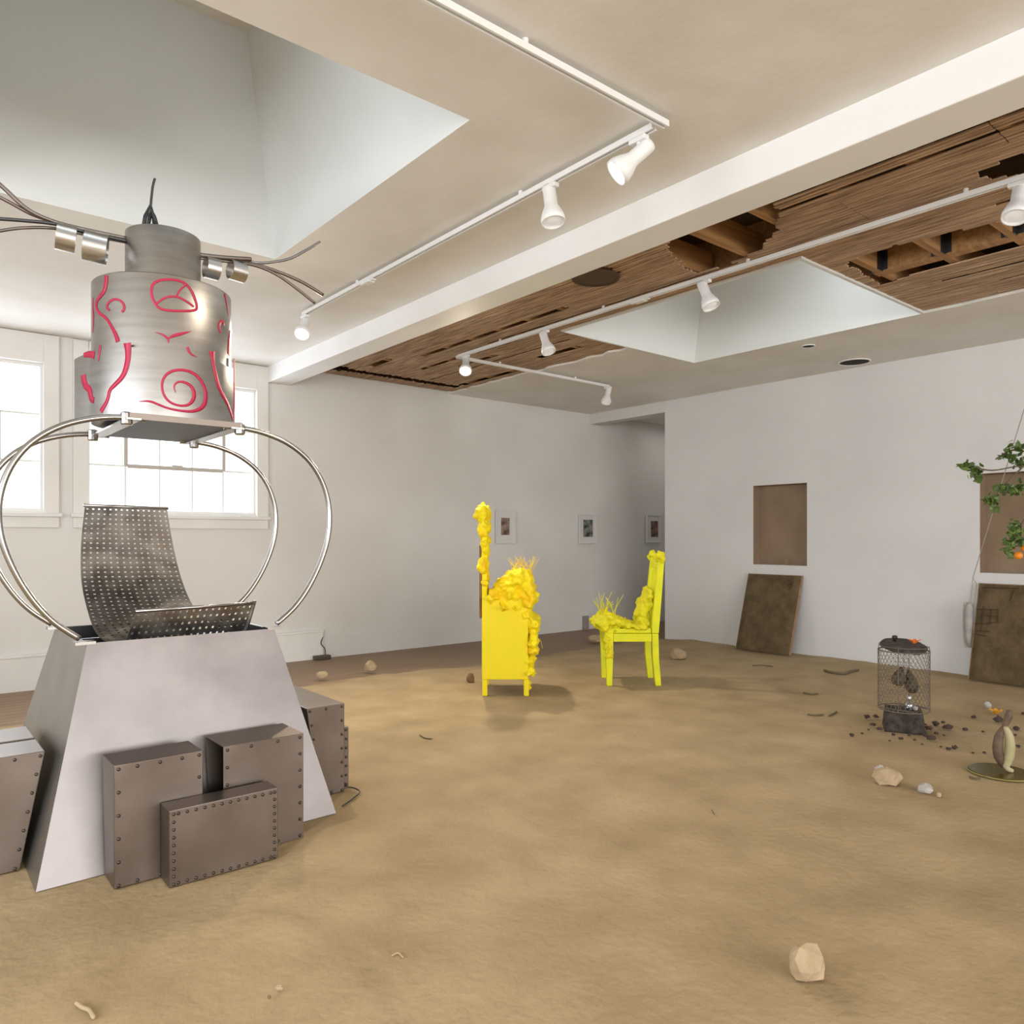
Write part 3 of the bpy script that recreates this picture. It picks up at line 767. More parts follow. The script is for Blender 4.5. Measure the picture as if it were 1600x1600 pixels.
sb = riveted_box('low wide riveted steel box in front of the two tall boxes', .805, 1.222, 2.965, 3.078, .288, nriv=(13, 9), big=.0065)
riveted_box('tall riveted steel box at the far flank of the base facing the yellow chairs', 1.66, 1.805, 3.53, 4.14, .453, sidetop_r=1.60, nriv=(2, 6))
riveted_box('low riveted steel box outermost on the flank facing the yellow chairs', 1.812, 1.865, 3.60, 4.05, .31, nriv=(2, 6))
riveted_box('bright-topped riveted steel box at the near window-side flank, cut by the frame edge', .08, .40, 3.50, 3.735, .451, sidetop=.485, nriv=(4, 6))
riveted_box('bright-topped riveted steel box behind the one cut by the frame edge', .08, .40, 3.765, 4.02, .451, sidetop=.485, nriv=(4, 6))
# loose wire on sand by the base
mb = MB().tube(catmull([fl(520, 1240) + Vector((0, 0, .012)), fl(545, 1236) + Vector((0, 0, .02)), fl(562, 1240) + Vector((0, 0, .012)), fl(552, 1250) + Vector((0, 0, .01)), fl(535, 1262) + Vector((0, 0, .008))], 8), .004, 6)
tag(centre_base(mb.build('loose_wire', STEELD, smooth=True)), 'bent dark wire lying on sand beside the steel base', 'wire')

# ================================================================== YELLOW CHAIRS
def lumps(name, balls, m, parent, voxel=.012, disp=.012):
    mb = MB()
    for i, (c, r) in enumerate(balls): mb.ball(c, r, 3, .7, i)
    o = mb.build(name, m, parent, rel=False, smooth=True)
    md = o.modifiers.new('r', 'REMESH'); md.mode = 'VOXEL'; md.voxel_size = voxel; md.use_smooth_shade = True
    tx = bpy.data.textures.get('crumble') or bpy.data.textures.new('crumble', 'CLOUDS'); tx.noise_scale = .05
    d = o.modifiers.new('d', 'DISPLACE'); d.texture = tx; d.strength = disp * 2; d.mid_level = .5
    return o
def sprouts(name, base, n, L, spread, m, parent, r=.0022, seed=1):
    rnd = random.Random(seed)
    mb = MB()
    for i in range(n):
        p = Vector(base) + Vector((rnd.uniform(-spread, spread) * .5, rnd.uniform(-.08, .08), 0))
        lean = Vector((rnd.uniform(-.6, .6), rnd.uniform(-.4, .4), 1)).normalized(); l = L * rnd.uniform(.5, 1)
        mid = p + lean * l * .55 + Vector((rnd.uniform(-.01, .01), 0, 0))
        mb.tube([p - lean * .03, mid, p + lean * l + Vector((lean.x * .03, 0, 0))], [r, r, r * .6], 5)
    o = mb.build(name, m, parent, rel=False); o['kind'] = 'stuff'
    return o
# tall yellow chair: local x = across the view, y = away, z = up
D1 = 6.19; k1 = D1 / F
def L1(px, py, y=0.0): return Vector(((px - 790) * k1, y, EYE + (HY - py) * k1))
loc = at_d(790, HY, D1); loc.z = 0
T1 = thing('yellow_throne_chair', 'tall bright yellow chair crusted with foam lumps, with a boxed-in seat', 'chair', loc, -YAW)
W = .50
def lb(name, m, x0, y0, x1, y1, ya, yb, parent=T1, bevel=.006):
    a, b2 = L1(x0, y1), L1(x1, y0)
    return MB().box(a.x, b2.x, ya, yb, a.z, b2.z).build(name, m, parent, rel=False, bevel=bevel)
zf = 0.0005
for x0, x1 in ((753.5, 761.5), (818.5, 826.5)):
    for ya in (0, W - .045):
        a, b2 = L1(x0, 1062), L1(x1, 1062)
        MB().box(a.x, b2.x, ya, ya + .045, zf, a.z).build('leg', Y1P, T1, rel=False, bevel=.006)
lb('side_panel', Y1P, 753, 935, 825, 1062, 0, .03); lb('side_panel', Y1P, 753, 935, 825, 1062, W - .03, W)
lb('front_panel', Y1P, 818, 950, 826, 1061, .03, W - .03); lb('seat', Y1P, 754, 950, 826, 958, .03, W - .03)
bk = lb('backrest', Y1, 752.5, 812, 761, 1055, 0.031, W - .031, bevel=.01)
lb('back_board', CHAIRWOOD, 748.5, 852, 752.4, 967, .035, W - .035)
bl = []
rnd = random.Random(3)
for py, px, r in ((800, 754, .055), (806, 753, .06), (822, 755, .05), (836, 754, .04), (848, 757, .04), (862, 757, .036), (875, 754, .04), (884, 753, .045), (896, 757, .03), (910, 758, .03)):
    for q in range(4): bl.append((L1(px + rnd.uniform(-1, 1), py + rnd.uniform(-4, 4), .06 + q * .13), (r * .9, .08, r)))
bl.append((L1(754, 797, .25), (.055, .14, .045)))
lumps('back_crust', bl, Y1, T1)
bl = []
for px, py, r in ((764, 934, .035), (772, 928, .045), (780, 922, .055), (790, 917, .06), (800, 909, .075), (810, 905, .08), (818, 908, .075), (824, 920, .065), (829, 935, .065), (826, 944, .05), (814, 930, .07), (800, 930, .07), (785, 938, .05), (833, 938, .04),
                  (820, 960, .05), (828, 972, .05), (835, 977, .05), (836, 990, .045), (832, 1005, .045), (834, 1018, .04), (830, 1035, .045), (829, 1050, .04), (826, 1078, .024), (823, 1066, .026), (806, 950, .04), (790, 952, .03)):
    for q in range(3):
        bl.append((L1(px + rnd.uniform(-2, 2), py + rnd.uniform(-2, 2), .05 + q * .2 + rnd.uniform(-.04, .04)), (r, max(.1, r * 1.3) if py < 1060 else r, r * .95)))
lumps('foam_crust', bl, Y1, T1)
sprouts('twigs', L1(816, 896, .2), 34, .15, .16, Y1, T1, seed=4)
sprouts('twigs', L1(838, 1012, .1), 10, .07, .10, Y1, T1, r=.0018, seed=5)

# lower lime-yellow chair, facing the tall one
D2 = 6.62; k2 = D2 / F
loc2 = at_d(985, HY, D2); loc2.z = 0
T2 = thing('yellow_dining_chair', 'lime yellow slat-back dining chair with crusted seat and twigs', 'chair', loc2, -YAW)
def L2(px, py, y=0.0): return Vector(((px - 985) * k2, y, EYE + (HY - py) * k2))
W2_ = .42
def bar(name, pts, w, dep, y, m=Y2, parent=T2):
    """flat timber following px points, dep thick away from the viewer"""
    mb = MB(); A = []
    for (px, py), ww in zip(pts, w if isinstance(w, list) else [w] * len(pts)):
        c = L2(px, py); h = ww * k2 / 2
        A.append([mb.bm.verts.new((c.x + sx * h, y + sy, c.z)) for sx, sy in ((-1, 0), (1, 0), (1, dep), (-1, dep))])
    for P_, Q in zip(A, A[1:]):
        for i in range(4): mb.bm.faces.new([P_[i], P_[(i + 1) % 4], Q[(i + 1) % 4], Q[i]])
    mb.bm.faces.new(A[0]); mb.bm.faces.new(A[-1][::-1])
    return mb.build(name, m, parent, rel=False, bevel=.004)
for y in (0, W2_ - .045):
    bar('leg', [(952, 988), (952.5, 1030), (952.5, 1071.85)], [13, 11, 8], .045, y)
    bar('leg', [(1024, 990), (1025, 1030), (1029, 1071.85)], [10, 10, 9], .045, y)
    bar('back_post', [(1024, 989.5), (1028, 940), (1034, 872)], [11, 11, 9], .045, y)
    bar('seat_rail', [(958.7, 997), (1018.5, 998)], 0, .03, y + .005) if False else None
def b2(name, x0, y0, x1, y1, ya, yb, m=Y2, bevel=.005):
    a, q = L2(x0, y1), L2(x1, y0)
    return MB().box(a.x, q.x, ya, yb, a.z, q.z).build(name, m, T2, rel=False, bevel=bevel)
for y in (.006, W2_ - .034): b2('seat_rail', 958.8, 990, 1018.6, 1003, y, y + .028)
b2('seat_rail', 948, 990, 955, 1003, .047, W2_ - .047); b2('seat_rail', 1019, 990, 1027, 1003, .047, W2_ - .047)
b2('seat', 944, 982, 1017, 989, -.015, W2_ + .015)
for y in (.15, .24):
    bar('back_slat', [(1022.5, 985), (1026.5, 940), (1030.5, 886)], [4, 4, 4], .022, y)
bar('back_rail', [(1031, 888), (1032.5, 876)], [5, 5], W2_ - .09, .045)
bl = []
for q, yy in enumerate((.02, W2_ - .02)):
    bl += [(L2(1034, 872, yy), (.045, .045, .04)), (L2(1032, 866, yy), (.03, .03, .03))]
lumps('post_knob_crust', bl, Y2L, T2, .010, .008)
bl = []; rnd = random.Random(9)
for px, py, r in ((938, 976, .04), (945, 972, .045), (952, 969, .05), (962, 972, .045), (972, 975, .04), (984, 979, .03), (996, 981, .025), (1006, 981, .03), (948, 983, .035), (960, 984, .03)):
    for q in range(4): bl.append((L2(px + rnd.uniform(-2, 2), py, .03 + q * .12 + rnd.uniform(-.02, .02)), (r * 1.2, .075, r)))
for px, py in ((948, 1000), (950, 1012), (952, 1024)): bl.append((L2(px, py, .015), (.035, .035, .04)))
lumps('seat_crust', bl, Y2L, T2)
bl = []
for px, py, r in ((1010, 975, .055), (1010, 962, .055), (1014, 948, .05), (1018, 935, .035), (1019, 925, .025)):
    for q in range(3): bl.append((L2(px, py, .12 + q * .1 + rnd.uniform(-.02, .02)), (r, .08, r * 1.2)))
lumps('back_crust', bl, Y2L, T2)
sprouts('twigs', L2(952, 962, .2), 20, .21, .14, Y2L, T2, r=.0032, seed=8)

# ================================================================== LEANING MUD PANELS
def leaning(label, ya, yb, xb, zt, marks=None, seed=0):
    t = thing('mud_panel', label, 'panel', (xb, (ya + yb) / 2, 0), 0, None)
    base = Vector((xb, 0, 0)); top = Vector((XR - .012, 0, zt))
    up = (top - base).normalized(); n = Vector((-up.z, 0, up.x)); Lh = (top - base).length
    th = .05
    def P(u, v, w): return Vector((xb, ya + (yb - ya) * u, .0)) + up * (Lh * v) - n * w * -1
    def hexa(u0, u1, v0, v1, w0, w1): return [P(u, v, w) for u in (u0, u1) for v in (v0, v1) for w in (w0, w1)]
    # board frame behind, mud slab in front (n points toward the room)
    MB().hexa(hexa(0, 1, 0.01, 1, -.0, .028)).build('frame', PINKWOOD, t)
    mb = MB(); nu, nv = 16, 22; g = []
    for j in range(nv + 1):
        row = []
        for i in range(nu + 1):
            edge = min(i, nu - i, j, nv - j) == 0
            w = .046 + .005 * noise.noise(Vector((i * .7, j * .7, seed)))
            row.append(mb.bm.verts.new(P(.012 + .976 * i / nu, .008 + .984 * j / nv, .0285 if edge else w)))
        g.append(row)
    for j in range(nv):
        for i in range(nu): mb.bm.faces.new([g[j][i], g[j][i + 1], g[j + 1][i + 1], g[j + 1][i]])
    mb.build('mud_face', MUD, t, smooth=True)
    for k, pl in enumerate(marks or []):
        MB().tube([P(u, v, .0505) for u, v in pl], .0045, 6).build('scratched_mark', MUDLINE, t)
    return t
leaning('dark mud panel leaning under the recess nearer the passage', 4.42, 5.10, 7.585, .868, [[(.20, .93), (.14, .88), (.18, .80)], [(.12, .90), (.22, .86)]], 1)
MK = [[(.80, .72), (.80, .58), (.98, .57)], [(.98, .72), (.72, .73), (.71, .60), (.84, .59)], [(.90, .76), (.90, .50)], [(.97, .50), (.80, .50)], [(.97, .46), (.82, .455)], [(.92, .66), (.74, .66)], [(.95, .95), (.50, .955)], [(.55, .94), (.60, .82)], [(.3, .4), (.25, .3), (.33, .2)]]
leaning('dark mud panel with scratched marks leaning under the recess behind the orange branch', 1.99, 2.66, 7.585, .868, MK, 5)
# small wooden wedge standing in the first recess
p = at_x(1230, 883, XR + .05)
tag(centre_base(MB().box(p.x - .01, p.x + .01, p.y - .012, p.y + .012, N1[2] + .0005, N1[2] + .075).build('wood_peg', PINKWOOD)), 'short pale wooden peg standing in the recess nearer the passage', 'peg')

# ================================================================== HANGING BRANCH, CORD AND WEIGHT
DB = 5.7
BR = thing('hanging_citrus_branch', 'leafy orange branch hanging in the air before the brown recess', 'branch', at_d(1600, 800, DB))
def bd(px, py, o=0.0): return at_d(px, py, DB + o)
tw = [[(1650, 690), (1600, 700), (1575, 706), (1555, 718)], [(1660, 735), (1600, 728), (1550, 735), (1515, 728)], [(1600, 728), (1575, 752), (1545, 785)],
      [(1660, 780), (1620, 790), (1590, 830), (1585, 858)], [(1650, 690), (1655, 735), (1660, 780), (1662, 820)], [(1655, 735), (1610, 770), (1575, 770)]]
mb = MB()
for q in tw: mb.tube(catmull([bd(x, y) for x, y in q], 5), [.006] * (len(catmull([bd(x, y) for x, y in q], 5)) - 1) + [.003], 6)
mb.build('stem', BARK, BR, smooth=True)
mb = MB(); rnd = random.Random(12)
clusters = [((1512, 728), 12, 6, 20), ((1524, 738), 10, 10, 16), ((1529, 748), 6, 6, 8), ((1585, 700), 22, 8, 22), ((1578, 715), 18, 8, 16), ((1597, 722), 12, 8, 12), ((1567, 764), 14, 8, 18), ((1590, 762), 14, 12, 22),
            ((1549, 782), 10, 8, 22), ((1556, 795), 6, 6, 6), ((1584, 830), 9, 14, 34), ((1578, 855), 10, 14, 30), ((1592, 838), 8, 14, 18), ((1640, 740), 30, 45, 60), ((1630, 820), 20, 30, 30)]
for (cx, cy), rx, ry, n in clusters:
    for i in range(int(n * 1.5)):
        p = bd(cx + rnd.gauss(0, .5) * rx, cy + rnd.gauss(0, .5) * ry, rnd.uniform(-.06, .06))
        M = Matrix.Rotation(rnd.uniform(0, 6.28), 3, 'Z') @ Matrix.Rotation(rnd.uniform(-.4, 1.3), 3, 'X') @ Matrix.Rotation(rnd.uniform(0, 6.28), 3, 'Y')
        l, w = rnd.uniform(.022, .040), rnd.uniform(.012, .019)
        c = [Vector((0, -l, 0)), Vector((w, -.2 * l, .004)), Vector((w * .7, .5 * l, .004)), Vector((0, l, -.002)), Vector((-w * .7, .5 * l, .004)), Vector((-w, -.2 * l, .004))]
        mb.poly([p + M @ v for v in c])
mb.build('foliage', LEAF, BR)
for (x, y, r) in ((1591, 868, .030), (1602, 857, .028)):
    MB().ball(bd(x, y, -.05), (r, r, r * .95), 3).build('orange', ORANGE, BR, smooth=True)

ct = at_x(1520, 903, XR - .16)
cu = at_x(1600, 640, XR - .16); cdir = (cu - ct); cu2 = ct + cdir * ((H - ct.z) / cdir.z)
mb = MB().tube([cu2, ct], .004, 6)
tag(origin_to(mb.build('rope', CORDM), ct), 'thin grey rope slanting from the ceiling down behind the branch', 'rope')
wt = thing('hanging_bundle', 'pale grey rolled bundle hanging by cords beside the scratched panel', 'bundle', at_x(1514, 1008, XR - .16))
MB().tube([ct, at_x(1516, 944, XR - .16)], .003, 6).build('loop_cord', CORDM, wt)
MB().tube([ct, at_x(1526, 912, XR - .14), at_x(1522, 950, XR - .16)], .003, 6).build('loop_cord', CORDM, wt)
pr = [at_x(1515, 942, XR - .16), at_x(1513, 955, XR - .16), at_x(1513, 985, XR - .16), at_x(1515, 1005, XR - .16), at_x(1517, 1012, XR - .16)]
MB().tube(catmull(pr, 4), [.012, .02, .03, .034, .036, .037, .037, .037, .036, .036, .035, .034, .03, .024, .02, .015, .01], 12).build('roll', GREYCLOTH, wt, smooth=True)
MB().tube(catmull([p + Vector((.01, .035, 0)) for p in pr], 4), .016, 8).build('stick', mat('pale_stick', (.5, .46, .40), .7), wt, smooth=True)

# ================================================================== BIRDCAGE
cg = at_d(1412, 1130, 5.13); cg.z = 0
CG = thing('wire_cage', 'round rusty wire mesh cage topped with dark soil, standing on a soil block', 'cage', cg + Vector((0, 0, .150)))
RC = .158; z0c, z1c = .140, .535
mb = MB(); nc = 34
for k in range(nc):                      # hexagonal netting
    for j in range(16):
        a0 = 2 * PI * (k + (.5 if j % 2 else 0)) / nc; zz = z0c + (z1c - z0c) * j / 16; z2 = z0c + (z1c - z0c) * (j + 1) / 16
        zm = zz + (z2 - zz) * .45
        P0 = cg + Vector((RC * math.cos(a0), RC * math.sin(a0), zz)); P1 = cg + Vector((RC * math.cos(a0), RC * math.sin(a0), zm))
        mb.tube([P0, P1], .0016, 4, cap=False)
        for s in (-.5, .5):
            a1 = a0 + s * 2 * PI / nc
            mb.tube([P1, cg + Vector((RC * math.cos(a1), RC * math.sin(a1), z2))], .0014, 4, cap=False)
net = mb.build('netting', WIRE, CG)
def ringz(z, r, th, name='hoop'):
    return MB().tube([cg + Vector((r * math.cos(2 * PI * k / 40), r * math.sin(2 * PI * k / 40), z)) for k in range(40)], th, 6, closed=True).build(name, WIRE, CG, smooth=True)
ringz(z0c, RC, .004); ringz(z1c, RC, .004); ringz(z1c + .028, RC * .93, .003)
for k in range(4):
    a = 2 * PI * k / 4 + .2
    c_, s_ = math.cos(a), math.sin(a)
    MB().tube(catmull([cg + Vector((RC * c_, RC * s_, z0c)), cg + Vector((RC * c_, RC * s_, z1c)), cg + Vector((RC * .93 * c_, RC * .93 * s_, z1c + .03))], 3), .0024, 5).build('upright', WIRE, CG)
for q in (-.095, .095):
    ex = math.sqrt(RC * RC - q * q)
    MB().tube([cg + Vector((q, ex, z0c + .003)), cg + Vector((q, -ex, z0c + .003))], .004, 6).build('floor_bar', WIRE, CG)
mb = MB(); mb.lathe([(.001, .548), (.12, .546), (.142, .552), (.146, .566), (.13, .578), (.07, .584), (.001, .586)], cg, 28)
TIL = Matrix.Translation(cg + Vector((0, 0, .57))) @ Matrix.Rotation(math.radians(11), 4, Vector((CY, -SY, 0))) @ Matrix.Translation(-(cg + Vector((0, 0, .57))))
for v in mb.bm.verts: v.co = TIL @ (v.co + Vector((0, 0, .006 * noise.noise(v.co * 30))))
mb.build('soil_top', SOIL, CG, smooth=True)
MB().lathe([(.008, .58), (.012, .595), (.018, .605), (.016, .618), (.0, .622)], cg + Vector((-.02, .05, .012)), 12).build('finial', BLACK, CG, smooth=True)
# soil block beneath
mb = MB(); M = Matrix.Translation(cg) @ Matrix.Rotation(-YAW - .40, 4, 'Z')
bm = mb.bm; g = bmesh.ops.create_grid(bm, x_segments=10, y_segments=10, size=.125)
bmesh.ops.delete(bm, geom=list(bm.faces), context='FACES'); bmesh.ops.delete(bm, geom=list(bm.verts), context='VERTS')
NB = 10
def blockpt(i, j, k):
    x, y, z = (i / NB - .5), (j / NB - .5), k / NB
    w = .215 + .035 * (1 - z)
    p = Vector((x * w, y * w, z * .137 + .0005))
    nv_ = noise.noise_vector(p * 22) * .008; nv_.z = min(nv_.z, 0)
    nv_.z *= z
    if z < 1: p += nv_
    return M @ p
V = {}
def vv(i, j, k):
    if (i, j, k) not in V: V[(i, j, k)] = bm.verts.new(blockpt(i, j, k))
    return V[(i, j, k)]
for a in range(NB):
    for c2 in range(NB):
        for f in (0, NB):
            bm.faces.new([vv(f, a, c2), vv(f, a + 1, c2), vv(f, a + 1, c2 + 1), vv(f, a, c2 + 1)])
            bm.faces.new([vv(a, f, c2), vv(a + 1, f, c2), vv(a + 1, f, c2 + 1), vv(a, f, c2 + 1)])
            bm.faces.new([vv(a, c2, f), vv(a + 1, c2, f), vv(a + 1, c2 + 1, f), vv(a, c2 + 1, f)])
tag(centre_base(mb.build('soil_block', SOIL, smooth=True)), 'squat block of black soil under the wire cage', 'soil block')
# hanging figs and vial
def fig(px, py, w, h, label, tilt, rnd_, dd):
    c = at_d(px, py, 5.13 + dd); t = thing('dried_fruit', label, 'dried fruit', c)
    M = Matrix.Rotation(tilt, 3, (CY, -SY, 0)) 
    s = 5.13 / F
    MB().lathe([(.001, -h * .5 * s), (w * .3 * s, -h * .45 * s), (w * .5 * s, -h * .2 * s), (w * .46 * s, .02 * s), (w * .25 * s, h * .3 * s), (w * .07 * s, h * .5 * s), (.001, h * .52 * s)], c, 18, M=Matrix.Rotation(tilt, 3, Vector((SY, CY, 0)))).build('body', FIG, t, smooth=True)
    MB().tube([c + Vector((0, 0, h * .45 * s)), Vector((cg.x, cg.y, .40)) + Vector((0, 0, 0)), Vector((cg.x, cg.y, .546))], .0022, 5).build('thread', WIRE, t)
fig(1405, 1057, 21, 30, 'darker dried fruit hanging inside the wire cage', .25, 1, -.02)
fig(1423, 1065, 21, 38, 'larger lower dried fruit hanging inside the wire cage', -.2, 2, .02)
vb = cg + Vector((0, 0, .139))
VT = thing('glass_vial', 'small clear glass bottle with silver cap inside the cage', 'bottle', vb)
vo = Vector((-.01, -.04, 0))
MB().lathe([(.024, .0), (.028, .006), (.028, .045), (.012, .062), (.011, .072)], vb + vo, 18).build('body', VIAL, VT, smooth=True)
MB().lathe([(.014, .072), (.015, .076), (.015, .094), (.0, .098)], vb + vo, 14).build('cap', SILVER, VT, smooth=True)
MB().lathe([(.017, .001), (.018, .02), (.0, .03)], vb + vo + Vector((.03, -.025, 0)), 12).build('stopper', mat('cork', (.5, .46, .40), .7), VT, smooth=True)
# orange flower on soil top
def flower(name, c, r, label, m, cm, tilt=0.0, n=5, cat='flower'):
    t = thing(name, label, cat, c)
    for k in range(n):
        a = 2 * PI * k / n + .3
        d = Vector((math.cos(a), math.sin(a), 0)); q = Vector((-d.y, d.x, 0))
        mb = MB()
        mb.poly([c + d * r * .12, c + d * r * .5 + q * r * .28 + Vector((0, 0, r * .4)), c + d * r * .85 + q * r * .2 + Vector((0, 0, r * .62)), c + d * r + Vector((0, 0, r * .6)), c + d * r * .85 - q * r * .2 + Vector((0, 0, r * .62)), c + d * r * .5 - q * r * .28 + Vector((0, 0, r * .4))])
        o = mb.build('petal', m, t); md = o.modifiers.new('s', 'SOLIDIFY'); md.thickness = .0015
    MB().ball(c + Vector((0, 0, r * .2)), r * .24, 2).build('heart', cm, t, smooth=True)
    return t
fp = cg + Vector((SY * -.06 + CY * .04, CY * -.06 - SY * .04, .590))
flower('orange_flower', fp, .042, 'bright orange flower lying on the soil top of the cage', PETAL, PETALY)
p = fl(1556, 1117)
flower('orange_flower', p + Vector((0, 0, .008)), .05, 'amber flower lying on sand behind the split pod', PETALY, PETAL, n=6)
q = fl(1553, 1108); t = thing('foil_ball', 'small crumpled silver ball on sand beside the amber flower', 'ball', q)
MB().ball(q + Vector((.0, .04, .022)), .026, 2, .3, 4).build('ball', SILVER, t)

# ================================================================== DISC AND SPLIT POD
dc = at_d(1563, 1209, 4.17); dc.z = 0
D_ = thing('olive_disc', 'round dark olive glass disc lying flat on sand', 'disc', dc)
MB().lathe([(.154, .0005), (.158, .002), (.158, .008), (.150, .014), (.0, .014)], dc, 48).build('plate', OLIVE, D_)
MB().tube([dc + Vector((.158 * math.cos(2 * PI * k / 48), .158 * math.sin(2 * PI * k / 48), .008)) for k in range(48)], .003, 6, closed=True).build('rim', mat('pale_brass', (.42, .38, .16), .35, .7), D_, smooth=True)
PD = thing('split_pod', 'dried split seed pod standing upright on the olive disc', 'seed pod', dc + Vector((0, 0, .015)))
sP = 4.17 / F
def pp(px, py, o=0.0): 
    return at_d(px, py, 4.17 + o) + Vector((0, 0, .026))
def husk(name, spine, widths, m, off):
    mb = MB(); S_ = catmull([pp(x, y, off) for x, y in spine], 5); n = len(S_); rr = []
    for i in range(n):
        f = i / (n - 1) * (len(widths) - 1); j = min(int(f), len(widths) - 2); rr.append((widths[j] + (widths[j + 1] - widths[j]) * (f - j)) * sP)
    mb.tube(S_, rr, 10)
    return mb.build(name, m, PD, smooth=True)
husk('dark_half', [(1568, 1143), (1561, 1158), (1559, 1175), (1561, 1190), (1568, 1205)], [3, 6.5, 7.5, 7.5, 4], PODD, .0)
husk('pale_half', [(1571, 1143), (1577, 1158), (1578, 1175), (1576, 1192), (1571, 1207)], [3, 6.5, 7.5, 7, 4], PODL, -.02)
husk('pod_head', [(1570, 1146), (1572, 1136), (1576, 1126), (1577, 1117)], [4, 5, 6, 3.5], PODD, .0)
husk('pod_foot', [(1571, 1204), (1575, 1209), (1582, 1212)], [4, 4, 3], PODL, -.03)

# ================================================================== STONES, TWIGS, CLODS
def stone(px, py, w, h, label, m, seed, name='stone', cat='stone', flat=1.0):
    p = fl(px, py); d = Vector((p.x, p.y, 0)).dot(Vector((SY, CY, 0))); s = d / F
    r = Vector((w * s / 2, w * s / 2 * .85, h * s * .62))
    p = p + Vector((SY, CY, 0)) * r.y * .9
    o = MB().ball((p.x, p.y, r.z * .62), r, 2, .32, seed, Matrix.Rotation(seed * 1.3 - YAW, 3, 'Z') if False else Matrix.Rotation(-YAW, 3, 'Z')).build(name, m)
    o.data.transform(Matrix.Identity(4))
    for v in o.data.vertices:          # flatten facets a little
        v.co.z = max(v.co.z, .0003)
    origin_to(o, (p.x, p.y, 0))
    tag(o, label, cat)
    return o
stone(1268, 1540, 58, 54, 'largest pale tan rock alone on the open sand nearest the viewer', STONE, 3, 'rock', 'rock')
stone(1394, 1229, 42, 26, 'pale split rock on sand below the wire cage', STONE, 8, 'rock', 'rock')
stone(1378, 1212, 16, 14, 'white stone touching the pale split rock', STONEG, 9)
stone(1451, 1241, 24, 14, 'grey stone on sand between the split rock and the olive disc', STONEG, 4)
stone(1062, 1031, 26, 17, 'brown rock on sand near the end of the recessed wall', STONE, 5, 'rock', 'rock')
stone(735, 1067, 13, 14, 'dark brown stone on sand beside the tall yellow chair', STONED, 6)
stone(577, 1049, 20, 15, 'tan stone at the sand edge between base and tall chair', STONE, 7)
stone(501, 1060, 18, 10, 'tan stone at the sand edge close to the steel base', STONE, 11)
stone(435, 1548, 12, 7, 'tiny pale pebble on the open sand', STONE, 12, 'pebble', 'pebble')
stone(420, 1562, 6, 6, 'tiny dark pebble next to the pale pebble', STONED, 13, 'pebble', 'pebble')
stone(930, 1003, 26, 10, 'low tan stone on the boards between the yellow chairs', STONE, 14)
stone(1469, 1246, 8, 7, 'tiny tan pebble beside the grey stone', STONE, 15, 'pebble', 'pebble')
def twig(pts, r, label, m=BARK, name='twig'):
    P_ = catmull([fl(x, y) + Vector((0, 0, r + .002 + sand_h(fl(x, y).x, fl(x, y).y) * .8)) for x, y in pts], 5)
    o = MB().tube(P_, [r] * (len(P_) - 1) + [r * .5], 6).build(name, m, smooth=True)
    tag(centre_base(o), label, 'twig')
twig([(119, 1571), (128, 1578), (140, 1584), (147, 1596)], .006, 'short curved pale twig at the near edge of the sand', mat('straw', (.45, .34, .2), .8))
twig([(1262, 1119), (1275, 1120), (1287, 1119)], .006, 'straight dark stick on sand before the first mud panel')
twig([(1295, 1121), (1302, 1117), (1308, 1113)], .006, 'bent twig beside the straight dark stick')
twig([(1288, 1050), (1300, 1053), (1318, 1055), (1330, 1051), (1342, 1048)], .012, 'knotty dark twig on sand between panel and cage')
twig([(1112, 1265), (1116, 1272)], .003, 'tiny dark twig on the open middle sand')
twig([(656, 1150), (664, 1155), (676, 1157)], .004, 'thin dark twig on sand near the steel boxes')
twig([(1255, 1083), (1268, 1085), (1278, 1084)], .006, 'dull brown twig on sand behind the straight stick')
twig([(612, 1496), (622, 1492), (630, 1499)], .003, 'thin curled straw bit on the near sand', mat('straw', (.45, .34, .2), .8))
twig([(1176, 1041), (1190, 1040), (1208, 1042)], .006, 'flat brown twig on sand in front of the first mud panel')
twig([(1515, 1216), (1524, 1219), (1532, 1218)], .006, 'dark twig lying at the rim of the olive disc')

clod_px = [(1355, 1125, 9), (1368, 1124, 9), (1364, 1137, 8), (1374, 1143, 8), (1462, 1134, 11), (1473, 1130, 6), (1481, 1141, 13), (1451, 1143, 10), (1446, 1152, 8), (1462, 1149, 7), (1455, 1158, 12), (1408, 1158, 7), (1396, 1151, 6), (1420, 1152, 6),
           (1508, 1141, 7), (1492, 1171, 9), (1482, 1173, 7), (1521, 1123, 8), (1538, 1178, 5), (1588, 1139, 9), (1585, 1148, 6), (1560, 1130, 16), (1599, 1117, 6), (1331, 1151, 7), (1357, 1143, 4), (1441, 1166, 4), (1536, 1143, 4), (1591, 1166, 6), (1470, 1169, 4), (1430, 1160, 5), (1347, 1148, 4), (1520, 1177, 4), (1390, 1160, 4), (1446, 1134, 5), (1475, 1150, 4)]
protos = []
for s in range(4):
    me = bpy.data.meshes.new('soil_clod'); b_ = MB().ball((0, 0, .25), (.5, .46, .36), 2, .9, 20 + s).bm
    b_.to_mesh(me); b_.free(); me.materials.append(CLOD); protos.append(me)
first = None
for i, (px, py, w) in enumerate(clod_px):
    p = fl(px, py); s = p.dot(Vector((SY, CY, 0))) / F * w
    if first is None: o = first = bpy.data.objects.new('soil_clod', protos[0])
    else: o = first.copy(); o.data = protos[i % 4]
    C.objects.link(o); o.location = (p.x, p.y, sand_h(p.x, p.y) + .22 * s); o.scale = (s, s, s * .8); o.rotation_euler = (0, 0, i * 1.7)
    tag(o, 'small dark soil clod scattered on sand around the cage and disc', 'soil clod', 'soil clods around the cage')

